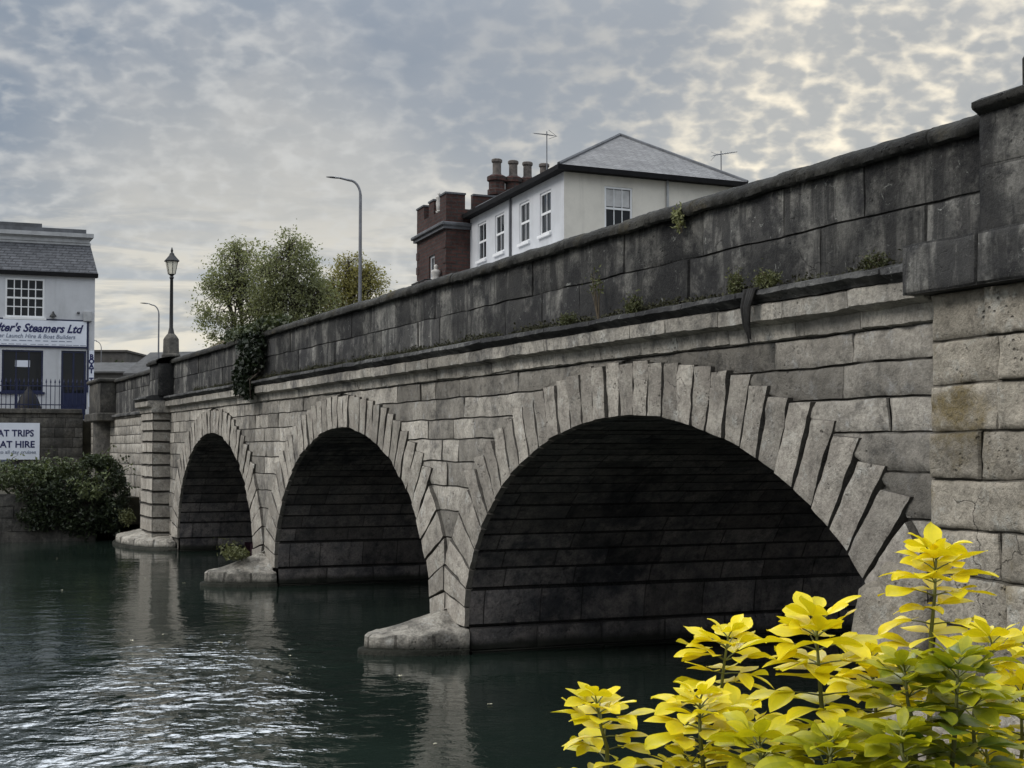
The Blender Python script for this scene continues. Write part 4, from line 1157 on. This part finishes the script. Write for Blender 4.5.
# low river wall in front
mb = MB(); RU = -31.2
for z0, z1 in ((-.4, .35), (.35, .8), (.8, 1.2), (1.2, 1.62)):
    y = -26
    while y < -1.6:
        l = random.uniform(.8, 1.8); l = min(l, -1.6 - y) if -1.6 - y - l > .4 else -1.6 - y
        sd += 1
        block(mb, quadM((y, z0), (y + l, z0), (y + l, z1), (y, z1)), l, z1 - z0, (0, 0, 0), (0, 1, 0), (-1, 0, 0), (.02,) * 4, .02, 0, .03, .2, .5 + random.uniform(-.3, .3), sd); y += l
mb.box(-.6, -.03, -26, -1.6, -.4, 1.6, .3)
rw = mb.build('river_wall', M['bankwall'], None, 40); rw.location = W(RU, 0, 0); rw.rotation_euler = (0, 0, PHI)
tag(rw, 'low mossy river wall at the water edge under the overgrown hedge', 'wall')
mb = MB(); mb.box(EU + .1, RU - .3, -26, -.1, .5, 1.45); bs = mb.build('left_bank', M['earth']); bs.location = W(0, 0, 0); bs.rotation_euler = (0, 0, PHI); tag(bs, kind='structure')

# --- overgrown shrubs on the left bank
def bush(name, label, blobs, seed, leaf=.15, tint=.4):
    c0 = blobs[0][0]; rs_ = random.Random(seed)
    t = thing(name, label, 'shrub', W(c0[0], c0[1], 1.4), PHI); lf = MB(); sm = MB()
    for i, (c, r, n, tn) in enumerate(blobs):
        p = blob_points(n, (c[0] - c0[0], c[1] - c0[1], c[2] - 1.4), r, seed + i * 7, .35, -.06, 1.4)
        hz = (p[:, 2] + 1.4 - c[2]) / r[2]
        leafcloud(lf, p, leaf, np.clip(tn + .22 * fbm(p * 1.1 + seed, 2, seed), 0, 1), .5, seed + i, .55)
        for k in range(5):
            e = p[RNG.integers(len(p))]
            sm.tube([(e[0] * .2, e[1] * .2, -.1), ((e[0]) * .6, e[1] * .6, e[2] * .5), tuple(e)], [.03, .02, .008], 4)
    for k in range(46):                                        # long sprays breaking the outline
        c, r, n, tn = blobs[k % len(blobs)]; a_ = rs_.uniform(0, 6.28); q = np.array([c[0] - c0[0] + r[0] * .8 * math.cos(a_), c[1] - c0[1] + r[1] * .9 * math.sin(a_), c[2] - 1.4 + r[2] * rs_.uniform(.2, .85)])
        e = q + np.array([rs_.uniform(-.1, .5), rs_.uniform(-.35, .35), rs_.uniform(-.15, .42)]); nn = 16
        sm.tube([tuple(q), tuple((q + e) / 2 + np.array([0, 0, .08])), tuple(e)], [.012, .009, .004], 4)
        pp_ = q + (e - q) * np.random.default_rng(k).uniform(.1, 1.05, (nn, 1)) + np.random.default_rng(k + 1).normal(size=(nn, 3)) * .06
        leafcloud(lf, pp_, leaf * .95, min(1, tn + rs_.uniform(-.1, .35)), .5, seed + k, .5)
    sm.build('branches', M['bark'], t); lf.build('foliage', M['bush'], t)
    return t
def at_v(x, u):
    D_ = (x - 512) / F; a = O[0] - DX * u; b_ = O[1] - DY * u; return (D_ * b_ - a) / (DY + D_ * DX)
bush('overgrown_shrub', 'sprawling bramble hedge under the white hire board, draped down the river wall',
     [((-31.6, at_v(28, -31.6), 2.15), (.8, 1.3, .55), 1500, .66), ((-31.6, at_v(-5, -31.6), 2.2), (.8, 1.3, .5), 900, .62), ((-31.0, at_v(42, -31), 1.15), (.35, .9, .85), 900, .2), ((-31.9, at_v(58, -31.9), 2.2), (.8, .9, .6), 1100, .6)], 3)
bush('overgrown_shrub', 'dense dark shrub with pale leaf sprays beside the bridge approach wall',
     [((-31.3, at_v(98, -31.3), 2.25), (.9, 1.0, .72), 2000, .45), ((-31.0, at_v(88, -31), 1.2), (.5, 1.2, 1.1), 1700, .22), ((-30.8, at_v(115, -30.8), 1.4), (.7, .5, 1.2), 1300, .15), ((-30.6, at_v(93, -30.6), 1.75), (.3, .6, .35), 240, .85), ((-31, at_v(62, -31.0), 1.1), (.4, .9, .95), 1000, .18)], 9)

# ------------------------------------------------------------------ trees beyond the bridge
def tree(name, label, base, lobes, seed, mat, nleaf=7000, leaf=.17, tint=.5):
    """lobes: (dx, dy, z, rx, ry, rz) masses of the crown; limbs reach into clumps of leaves"""
    t = thing(name, label, 'tree', base, 0, 'trees beyond the bridge')
    rs = random.Random(seed); rng = np.random.default_rng(seed); sm = MB(); lf = MB()
    tot = sum(q[3] * q[4] * q[5] for q in lobes)
    zt = max(q[2] for q in lobes); fork = Vector((0, 0, min(q[2] - q[5] for q in lobes) * .8))
    sm.tube([(0, 0, -.1), (.05, 0, fork.z * .5), fork], [.24, .18, .15], 8)
    for li, (x, y, z, rx, ry, rz) in enumerate(lobes):
        c = Vector((x, y, z)); n = int(nleaf * rx * ry * rz / tot)
        top = c + Vector((0, 0, rz * .8))
        m1 = fork.lerp(c, .5) + Vector((rs.uniform(-.2, .2), rs.uniform(-.2, .2), .2))
        sm.tube([fork, m1, c, top], [.12, .09, .06, .015], 6)
        ncl = 75
        cl = blob_points(ncl, (x, y, z), (rx, ry, rz), seed * 5 + li, .25, -.6, .7)
        for k, q in enumerate(cl):
            qv = Vector(q); st = fork.lerp(c, rs.uniform(.4, 1)) if rs.random() < .5 else c.lerp(top, rs.uniform(0, .8))
            md = st.lerp(qv, .55) + Vector((0, 0, .18 * (qv - st).length))
            sm.tube([st, md, qv], [.035, .02, .006], 4, cap=False)
            nn = max(4, int(n / ncl * rs.uniform(.5, 1.5))); sz = rs.uniform(.28, .6)
            d = rng.normal(size=(nn, 3)) * np.array([sz, sz, sz * .8]) * .62
            d[:, 2] -= .25 * np.hypot(d[:, 0], d[:, 1])
            leafcloud(lf, q + d, leaf, np.clip(tint + rs.uniform(-.25, .25), 0, 1), .1, seed * 99 + li * 50 + k, .5)
            for j in range(3):
                e = qv + Vector(d[j % nn]); sm.tube([qv, qv.lerp(e, .5) + Vector((0, 0, .05)), e], [.008, .005, .003], 3, cap=False)
    sm.build('trunk', M['bark'], t); lf.build('crown', mat, t)
    return t
def tb(x, Y, z=4.5):
    q = px(x, 400, Y); return Vector((q.x, q.y, z))
def lob(base, Y, rows):
    out = []
    for x0, x1, y0, y1 in rows:
        p = px((x0 + x1) / 2, (y0 + y1) / 2, Y); k = Y / F
        out.append((p.x - base.x, RNG.uniform(-.4, .4), p.z - base.z, (x1 - x0) / 2 * k * 1.05, (x1 - x0) / 2 * k * .9, (y1 - y0) / 2 * k * 1.02))
    return out
b0 = tb(243, 84)
tree('tree', 'widest airy green tree, the one nearest the old lantern', b0, lob(b0, 84, [(198, 262, 262, 345), (212, 262, 232, 300), (240, 286, 270, 350)]), 21, M['tree_leaf'], 11000, .17)
b0 = tb(296, 82)
tree('tree', 'tall darker green tree in the middle, left of the street light', b0, lob(b0, 82, [(262, 318, 228, 296), (246, 292, 250, 320), (270, 325, 265, 335), (300, 340, 272, 330)]), 8, M['tree_leaf'], 12500, .17, tint=.45)
b0 = tb(352, 90)
tree('tree', 'small yellowing tree crossed by the tallest street light', b0, lob(b0, 90, [(332, 366, 250, 310), (350, 386, 258, 312), (318, 350, 272, 325)]), 33, M['gold_tree_leaf'], 8000, .16)

# ------------------------------------------------------------------ far buildings
def gabled(name, label, x0, x1, yr, ye, Y, dep, wm, rm, rz, hip=.0, along=True, base=4.4):
    """small far house: ridge height from yr, eaves from ye"""
    a = px(x0, ye, Y); b = px(x1, ye, Y); zr = px(x0, yr, Y).z; w = (b - a).length
    t = thing(name, label, 'house', Vector((a.x, a.y, base)), rz)
    e = a.z - base; r = zr - base
    m = MB(); m.box(0, w, 0, dep, -.2, e); 
    if hip == 0: m.add([(0, .0, e), (0, dep, e), (0, dep / 2, r)], [[0, 1, 2]]); m.add([(w, 0, e), (w, dep, e), (w, dep / 2, r)], [[2, 1, 0]])
    m.build('wall', wm, t)
    m = MB(); o = .25; th = .14
    y0, y1, ym = -o, dep + o, dep / 2
    for dz in (0,):
        A = [(-o, y0, e - .1), (w + o, y0, e - .1), (w + o - hip, ym, r + .05), (-o + hip, ym, r + .05)]
        B = [(w + o, y1, e - .1), (-o, y1, e - .1), (-o + hip, ym, r + .05), (w + o - hip, ym, r + .05)]
        for Q in (A, B):
            v = Q + [(p[0], p[1], p[2] + th) for p in Q]
            m.add(v, [[3, 2, 1, 0], [4, 5, 6, 7], [0, 1, 5, 4], [1, 2, 6, 5], [2, 3, 7, 6], [3, 0, 4, 7]])
    m.build('roof', rm, t); return t
gabled('far_house', 'low grey slate-roofed house seen behind the parapet left of the lantern', 128, 215, 352, 374, 105, 7, M['farwall'], M['farroof'], R(-16))
gabled('far_house', 'brown-roofed house half hidden behind the widest tree', 211, 258, 319, 350, 92, 8, M['farwall'], M['fartile'], R(-38), .0)
gabled('far_house', 'long grey roof in the distance directly right of the boat office', 82, 126, 362, 372, 122, 8, M['farwall'], M['farroof'], 0)
q = px(80, 352, 150); mb = MB(); mb.box(0, 4.6, 0, 8, -.2, q.z - 4.4); mb.box(-.15, 4.75, -.15, 8.1, q.z - 4.4, q.z - 4.2)
fb = thing('flat_roofed_block', 'dark flat-roofed block farthest away beyond the boat office', 'building', Vector((q.x, q.y, 4.4))); mb.build('wall', M['farwall'], fb)
for k in range(4):
    window(fb, (.35 + k * 1.1, 0, 1.6), (1, 0, 0), (0, -1, 0), .7, 1.2, 1, 2, .0, .06, sill=False)
q = px(117, 360, 140)
t = thing('far_hedge', 'small dark clump of distant foliage between the far roofs', 'tree', Vector((q.x, q.y, 4.4)))
lf = MB(); P = blob_points(900, (0, 0, 3.2), (1.6, 1.2, 1.9 + (q.z - 7.6) * .5), 4, .2, -.3); leafcloud(lf, P, .3, .3, .3, 3); lf.build('crown', M['bush'], t)
mb = MB(); mb.tube([(0, 0, -.1), (0, 0, 3)], .15, 6); mb.build('trunk', M['bark'], t)

# ------------------------------------------------------------------ moored boat beyond the far arch
bt = thing('moored_boat', 'dark maroon boat lying in the shadow under the farthest arch', 'boat', W(-20.6, 4.0, 0), PHI)
def hull(L, wmax, z0, z1, n=22):
    m = MB(); rows = []
    for i in range(n):
        s = i / (n - 1); w = wmax * (math.sin(math.pi * min(1, .06 + s * .94)) ** .45 if s < .5 else (1 - .15 * (s - .5)))
        x = -L / 2 + L * s
        rows.append([(w, x, z1 + .12 * (1 - s) ** 2), (w * .98, x, (z0 + z1) / 2), (w * .7, x, z0), (-w * .7, x, z0), (-w * .98, x, (z0 + z1) / 2), (-w, x, z1 + .12 * (1 - s) ** 2)])
    m.grid(np.array(rows)); e = rows[-1]; m.add(e, [list(range(6))])
    return m
hull(5.5, .8, -.15, .35).build('hull', M['maroon'], bt, 40)
mb = MB(); n = 14; rows = []
for i in range(n):
    s = i / (n - 1); x = -1.9 + 4.3 * s
    rows.append([(.72 * math.cos(math.pi * k / 8), x, .36 + .42 * math.sin(math.pi * k / 8) * (.3 + .7 * math.sin(math.pi * (.1 + .8 * s)))) for k in range(9)])
mb.grid(np.array(rows)); mb.build('cover', M['maroon'], bt, 60)

# ------------------------------------------------------------------ the yellow shrub in the foreground
def leaflet(mb, o, d, nrm, L, w, curl, cup, tint, wav=0.0, seed=0):
    """one blade: obovate outline, folded along the midrib, curling to the tip"""
    d = d.normalized(); side = d.cross(nrm).normalized(); nrm = side.cross(d).normalized()
    nL = 7; prof = (.10, .40, .72, .94, 1.0, .88, .55, .05)
    rows = []
    for i in range(nL + 1):
        s = i / nL; ww = w * .5 * prof[i]
        a = curl * s
        # curve the midrib in the d / nrm plane
        cx = L * (math.sin(a) / curl if abs(curl) > 1e-3 else s); cz = -L * ((1 - math.cos(a)) / curl if abs(curl) > 1e-3 else 0)
        m = o + d * cx + nrm * cz
        up = (nrm * math.cos(a) + d * math.sin(a))
        wv = wav * math.sin(s * 7 + seed) * w
        rows.append([m - side * ww + up * (cup * ww + wv), m - side * ww * .5 + up * (cup * ww * .40), m, m + side * ww * .5 + up * (cup * ww * .40), m + side * ww + up * (cup * ww - wv)])
    g_ = np.linspace(-.09, .06, nL)[:, None] + np.array([.03, -.05, -.05, .03])[None] + np.random.default_rng(seed * 31 + int(abs(o.x) * 9999)).uniform(-.04, .04, (nL, 4))
    mb.grid(np.array([[tuple(q) for q in r] for r in rows]), np.clip(tint + g_, 0, 1).ravel())

shrub = thing('yellow_shrub', 'bright yellow-leaved shrub in the right foreground with greener lower leaves', 'shrub', Vector((.62, 2.25, 1.55)))
OB = Vector((.62, 2.25, 1.55))
lfm = MB(); stm = MB(); rs = random.Random(77)
def trifoliate(p, out, tint, size, lift, seed):
    """leaf of three leaflets on a short petiole"""
    out = out.normalized(); up = Vector((0, 0, 1))
    pd = (out + up * lift).normalized(); pl = size * rs.uniform(.35, .6)
    tip = p + pd * pl
    stm.tube([p, p + pd * pl * .5 + up * .001, tip], [.0014, .0011, .001], 5)
    side = pd.cross(up).normalized()
    n0 = side.cross(pd).normalized()
    for k, ang in ((0, 0), (1, 58), (2, -58)):
        a = R(ang + rs.uniform(-12, 12)); dd = pd * math.cos(a) + side * math.sin(a)
        dd = (dd + n0 * rs.uniform(-.22, .12)).normalized()
        nn = (n0 + side * rs.uniform(-.35, .35)).normalized()
        L = size * (1.0 if k == 0 else .86) * rs.uniform(.85, 1.15)
        leaflet(lfm, tip, dd, nn, L, L * rs.uniform(.46, .60), rs.uniform(-.05, .75), rs.uniform(.08, .34), min(1, max(0, tint + rs.uniform(-.2, .08))), rs.uniform(0, .09), seed + k)
def shoot(tipx, tipy, Y, nodes_, botx, boty, Yb=None, size=.067, t0=.95, t1=.45, gap=None, seed=0, tuft=True, thick=.0032):
    nodes = int(round(nodes_ * 1.25))
    tip = px(tipx, tipy + 4, Y) - OB; bot = px(botx, boty, Yb or Y) - OB
    mid = tip.lerp(bot, .5) + Vector((rs.uniform(-.012, .012), rs.uniform(-.02, .02), 0))
    low = bot + (bot - mid).normalized() * .1; root = Vector((low.x * .55, low.y * .6, .15))
    pts = [tip, tip.lerp(mid, .5) + Vector((rs.uniform(-.004, .004), 0, 0)), mid, bot, low, low.lerp(root, .5) + Vector((0, 0, .05)), root]
    stm.tube(pts[::-1], [.006, .0055, thick * 1.35, thick * 1.2, thick, thick * .75, thick * .5], 7)
    az = rs.uniform(0, math.pi)
    L = (tip - mid).length + (mid - bot).length
    for k in range(nodes):
        s = (k / max(1, nodes - 1)) ** 1.15
        p = tip.lerp(mid, s * 2) if s < .5 else mid.lerp(bot, s * 2 - 1)
        sz = size * .88 * (.60 + .50 * min(1, (k + .9) / 3.0)) * rs.uniform(.78, 1.2)
        tint = t0 + (t1 - t0) * s
        m = 2 if k > 3 else 4 if k in (1, 2) else 3
        for j in range(m):
            a = az + 2 * math.pi * j / m + rs.uniform(-.25, .25)
            out = Vector((math.cos(a), math.sin(a), 0))
            trifoliate(p, out, tint, sz, (1.05 if k == 0 else .62 if k == 1 else .40 if k == 2 else .22) + rs.uniform(-.14, .14), rs.randint(0, 99))
        az += math.pi / 2 + rs.uniform(-.3, .3)
S = shoot
S(597, 700, 2.30, 6, 607, 790, size=.064, t0=.98, t1=.72)
S(728, 634, 2.40, 8, 722, 765, size=.062, t0=1.0, t1=.75)
S(700, 696, 2.20, 7, 706, 790, size=.057, t0=.98, t1=.7)
S(816, 622, 2.12, 9, 832, 780, size=.071, t0=1.0, t1=.55)
S(936, 556, 2.28, 9, 930, 700, size=.067, t0=1.0, t1=.8)
S(872, 655, 2.34, 8, 868, 790, size=.065, t0=.95, t1=.6)
S(992, 640, 2.42, 7, 975, 770, size=.060, t0=.92, t1=.5)
S(905, 668, 2.06, 7, 915, 790, size=.062, t0=.38, t1=.1)
S(958, 660, 2.02, 6, 950, 790, size=.062, t0=.30, t1=.02)
S(975, 690, 2.15, 6, 960, 800, size=.064, t0=.45, t1=.1)
S(760, 742, 2.05, 4, 765, 800, size=.065, t0=.62, t1=.4)
S(832, 740, 1.98, 4, 830, 800, size=.068, t0=.50, t1=.3)
S(690, 760, 2.25, 3, 690, 810, size=.060, t0=.8, t1=.6)
S(900, 735, 1.96, 4, 905, 800, size=.065, t0=.35, t1=.1)
S(985, 740, 2.3, 4, 985, 810, size=.060, t0=.95, t1=.8)
S(1022, 690, 2.35, 6, 1015, 800, size=.062, t0=.95, t1=.75)
S(1030, 640, 2.5, 5, 1030, 760, size=.062, t0=.9, t1=.6)
S(740, 715, 2.3, 5, 742, 800, size=.061, t0=.9, t1=.7)
stm.build('stems', M['choisya_stem'], shrub, 80); lfm.build('leaves', M['choisya'], shrub, 179)

# ------------------------------------------------------------------ leaves adrift on the water
rsf = random.Random(4); me = None
spots = [(57, 558), (145, 578), (184, 583), (220, 642), (163, 634), (490, 703), (435, 742), (520, 640), (132, 640), (290, 655), (62, 590), (400, 675), (585, 612)]
for x, y in spots:
    r_y = CAMZ * F / (y - 447)
    p = px(x, y, r_y * (1.0)); p.z = .012
    if me is None:
        m = MB(); n = 10
        m.add([(0, 0, .006)] + [(.04 * math.cos(2 * math.pi * k / n), 0.026 * math.sin(2 * math.pi * k / n) * (1 if k % 2 else .8), .012 * abs(math.sin(4 * math.pi * k / n))) for k in range(n)], [[0, 1 + k, 1 + (k + 1) % n] for k in range(n)], .6)
        o = m.build('floating_leaf', M['fallen']); me = o.data
    else:
        o = bpy.data.objects.new('floating_leaf', me); COL.objects.link(o)
    o.location = p; o.rotation_euler = (0, 0, rsf.uniform(0, 6.28)); o.scale = (rsf.uniform(.7, 1.3),) * 3
    tag(o, 'tiny pale fallen leaf drifting on the dark river', 'leaf', 'leaves drifting on the river')

# ------------------------------------------------------------------ setting: water, land, roads
def water():
    t = NT('river_water')
    geo = t.n('ShaderNodeNewGeometry').outputs['Position']
    b1 = t.noise(1.0, 3, .5, geo, (1.3, 1.7, 1), .4)          # long ripples lying across the view
    b2 = t.noise(1.0, 3, .55, geo, (5.2, 5.0, 1), .5)
    b3 = t.noise(1.0, 2, .5, geo, (.35, .5, 1))
    gust = t.ramp(t.noise(1.0, 3, .55, geo, (.13, .10, 1)), .40, .62)
    # a breeze ruffles the open reach on the left
    sp = t.n('ShaderNodeSeparateXYZ'); t.put(sp.inputs[0], geo)
    dx = t.math('DIVIDE', t.math('ADD', sp.outputs[0], 4.4), 2.2); dy = t.math('DIVIDE', t.math('SUBTRACT', sp.outputs[1], 18.0), 8.0)
    rr = t.math('ADD', t.math('MULTIPLY', dx, dx), t.math('MULTIPLY', dy, dy))
    rr = t.math('ADD', rr, t.math('MULTIPLY', t.math('SUBTRACT', t.noise(.45, 3, .6, geo), .5), 2.2))
    patch = t.math('MULTIPLY', t.ramp(rr, -.1, 1.9, 1, 0), t.ramp(t.noise(1.0, 3, .6, geo, (.9, .5, 1)), .30, .60, .35, 1.0))
    amp = t.math('ADD', .05, t.math('ADD', t.math('MULTIPLY', patch, .66), t.math('MULTIPLY', gust, .10)))
    h = t.math('ADD', t.math('ADD', t.math('MULTIPLY', b1, .12), t.math('MULTIPLY', b2, .048)), t.math('MULTIPLY', b3, .05))
    h = t.math('MULTIPLY', h, amp)
    c = t.mix(t.ramp(t.noise(.2, 3, .5, geo), .3, .7), (.014, .023, .018), (.009, .015, .012))
    m = t.set(c, .03, t.bump(h, 1.0, 1.0), .5)
    t.b.inputs['IOR'].default_value = 1.333
    return m
mb = MB(); mb.grid(np.array([[(x, y, 0) for y in (-60, 0, 20, 60, 140, 700)] for x in (-500, -60, -10, 30, 80, 500)]))
wt = mb.build('river_water', water()); tag(wt, kind='structure')
mb = MB()
n1 = W(-46.5, -300, 4.38); n2 = W(-46.5, -.6, 4.38); n3 = W(-46.5, 9.0, 4.38)
far = [W(-600, -300, 4.38), W(-600, 300, 4.38)]
mb.add([tuple(n1), tuple(n2), tuple(W(-46.5, 9.2, 4.38)), tuple(W(-19, 9.3, 4.38)), tuple(W(-19, 300, 4.38)), tuple(far[1]), tuple(far[0])], [list(range(7))])
low = [n1, n2, W(-46.5, 9.2), W(-19, 9.3), W(-19, 300)]
for k in range(4):
    a, b_ = low[k], low[k + 1]; mb.add([(a.x, a.y, -.5), (b_.x, b_.y, -.5), (b_.x, b_.y, 4.38), (a.x, a.y, 4.38)], [[0, 1, 2, 3]])
gr = mb.build('ground', M['earth']); tag(gr, kind='structure')
mb = MB(); mb.box(-160, -45.9, 1.6, 7.6, 4.3, 4.84); rd = mb.build('road', M['asphalt']); rd.location = W(0, 0, 0); rd.rotation_euler = (0, 0, PHI); tag(rd, kind='structure')
mb = MB(); mb.box(-160, -45.9, .5, 1.6, 4.3, 4.96, bev=.02); mb.box(-160, -45.9, 7.6, 9.2, 4.3, 4.96, bev=.02); pv = mb.build('pavement', M['farwall']); pv.location = W(0, 0, 0); pv.rotation_euler = (0, 0, PHI); tag(pv, kind='structure')
# near bank under the camera, sloping to the bridge abutment
mb = MB(); xs = np.linspace(-14, 16, 40); ys = np.linspace(-16, 16, 46)
X, Y = np.meshgrid(xs, ys, indexing='ij')
edge = 3.6 + .75 * np.clip(X - 2.6, 0, 12) * 1.0
q = np.clip((edge - Y) / 1.6, 0, 1); Z = -.6 + (1.5 + .6 - np.clip(Y - 3, 0, 9) * .16) * q * q * (3 - 2 * q) + .06 * fbm(np.stack([X, Y, X * 0], -1), 3, 2) * q
mb.grid(np.stack([X, Y, Z], -1)); nb = mb.build('near_bank', M['earth'], None, 179); tag(nb, kind='structure')

# ------------------------------------------------------------------ camera, light, sky
cam = bpy.data.cameras.new('camera'); cam.sensor_width = 36; cam.lens = 36 * F / 1024; cam.clip_start = .05; cam.clip_end = 3000
co = bpy.data.objects.new('camera', cam); COL.objects.link(co); co.location = (0, 0, CAMZ); co.rotation_euler = (R(90) + PITCH, 0, 0)
scene.camera = co
SUN_AZ, SUN_EL = R(-112), R(42)            # azimuth from +Y towards +X
sd_ = Vector((math.sin(SUN_AZ) * math.cos(SUN_EL), math.cos(SUN_AZ) * math.cos(SUN_EL), math.sin(SUN_EL)))
sl = bpy.data.lights.new('sun', 'SUN'); sl.energy = 1.5; sl.angle = R(22); sl.color = (1, .95, .88)
so = bpy.data.objects.new('sun', sl); COL.objects.link(so); so.rotation_euler = (-sd_).to_track_quat('-Z', 'Y').to_euler()

w = bpy.data.worlds.new('World'); scene.world = w; w.use_nodes = True
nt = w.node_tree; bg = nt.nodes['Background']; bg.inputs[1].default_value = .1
class WT(NT):
    def __init__(s): s.t = nt; s.obj = s.n('ShaderNodeTexCoord').outputs['Generated']
t = WT()
sky = t.n('ShaderNodeTexSky', sky_type='NISHITA'); sky.sun_disc = False; sky.sun_elevation = SUN_EL; sky.sun_rotation = SUN_AZ
sp = t.n('ShaderNodeSeparateXYZ'); t.put(sp.inputs[0], t.obj)
zc = t.math('ADD', t.math('MAXIMUM', sp.outputs[2], 0.0), .42)
cb = t.n('ShaderNodeCombineXYZ'); t.put(cb.inputs[0], t.math('DIVIDE', sp.outputs[0], zc)); t.put(cb.inputs[1], t.math('DIVIDE', sp.outputs[1], zc))
pl = cb.outputs[0]
big = t.noise(1.1, 3, .5, pl); cell = t.noise(40, 2, .45, pl, dist=.35); cell2 = t.noise(11, 4, .55, pl, dist=.4); fine = t.noise(85, 3, .5, pl, dist=.2)
wn = t.n('ShaderNodeTexNoise'); t.put(wn.inputs['Vector'], pl); wn.inputs['Scale'].default_value = 34; wn.inputs['Detail'].default_value = 4
wm = t.n('ShaderNodeVectorMath', operation='MULTIPLY_ADD'); t.put(wm.inputs[0], wn.outputs['Color']); wm.inputs[1].default_value = (.05, .05, 0); t.put(wm.inputs[2], pl)
vo = t.n('ShaderNodeTexVoronoi', feature='SMOOTH_F1', voronoi_dimensions='2D'); t.put(vo.inputs['Vector'], wm.outputs[0]); vo.inputs['Scale'].default_value = 33; vo.inputs['Smoothness'].default_value = .35
web = vo.outputs['Distance']
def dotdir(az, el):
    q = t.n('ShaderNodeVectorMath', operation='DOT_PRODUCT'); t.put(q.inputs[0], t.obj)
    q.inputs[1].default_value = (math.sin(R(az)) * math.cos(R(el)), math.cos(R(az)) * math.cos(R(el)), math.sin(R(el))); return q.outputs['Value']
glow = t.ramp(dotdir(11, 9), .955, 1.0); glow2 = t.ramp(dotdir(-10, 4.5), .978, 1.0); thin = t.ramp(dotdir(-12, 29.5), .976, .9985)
den = t.math('ADD', t.math('ADD', t.math('MULTIPLY', cell, .40), t.math('MULTIPLY', cell2, .40)), t.math('ADD', t.math('MULTIPLY', web, .34), t.math('MULTIPLY', fine, .16)))
br = t.ramp(den, .54, .90)
veil = t.math('MULTIPLY', t.ramp(t.math('ADD', cell2, t.math('MULTIPLY', big, .5)), .55, 1.0), .5)
base = t.mix(t.ramp(big, .35, .65), (.225, .27, .335), (.37, .395, .425))
base = t.mix(veil, base, (.50, .50, .50))
base = t.mix(t.math('MULTIPLY', glow2, .5), base, (.74, .69, .59))
base = t.mix(t.math('MULTIPLY', glow, .55), base, (.60, .575, .51))
# thin streaks of high cloud towards the horizon
stk = t.noise(1.0, 5, .6, sc=(9, 9, 62), dist=.6)
lowz = t.ramp(sp.outputs[2], .19, .07)
base = t.mix(t.math('MULTIPLY', t.ramp(stk, .47, .60), t.math('MULTIPLY', lowz, .9)), base, (.84, .78, .66))
base = t.mix(t.math('MULTIPLY', t.ramp(stk, .49, .38), t.math('MULTIPLY', lowz, .8)), base, (.40, .44, .49))
lum = t.mix(glow, (.66, .655, .63), (1.12, 1.0, .78))
calm = t.ramp(dotdir(1, 17.5), .984, .9995, 1.0, .25)        # a smooth grey-blue bank overhead
base = t.mix(t.ramp(calm, 1.0, .25, 0, .6), base, (.255, .295, .355))
br = t.math('MULTIPLY', br, calm)
hl = t.math('MULTIPLY', br, t.math('ADD', .66, t.math('MULTIPLY', glow, .34)))
colr = t.mix(hl, base, lum)
# overcast brightens towards the zenith
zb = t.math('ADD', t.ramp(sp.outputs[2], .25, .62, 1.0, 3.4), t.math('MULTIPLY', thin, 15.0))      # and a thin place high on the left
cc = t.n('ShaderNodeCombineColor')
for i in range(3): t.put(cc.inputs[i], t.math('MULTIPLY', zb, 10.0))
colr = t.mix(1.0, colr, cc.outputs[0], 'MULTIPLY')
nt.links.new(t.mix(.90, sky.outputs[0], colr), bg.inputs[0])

scene.view_settings.view_transform = 'Standard'; scene.view_settings.look = 'None'
scene.view_settings.exposure = 0.08; scene.view_settings.gamma = 1.0; scene.view_settings.use_curve_mapping = False
scene.render.engine = 'CYCLES'
scene.cycles.use_denoising = True
scene.cycles.max_bounces = 6; scene.cycles.diffuse_bounces = 3; scene.cycles.glossy_bounces = 3; scene.cycles.transmission_bounces = 4
scene.cycles.sample_clamp_indirect = 6
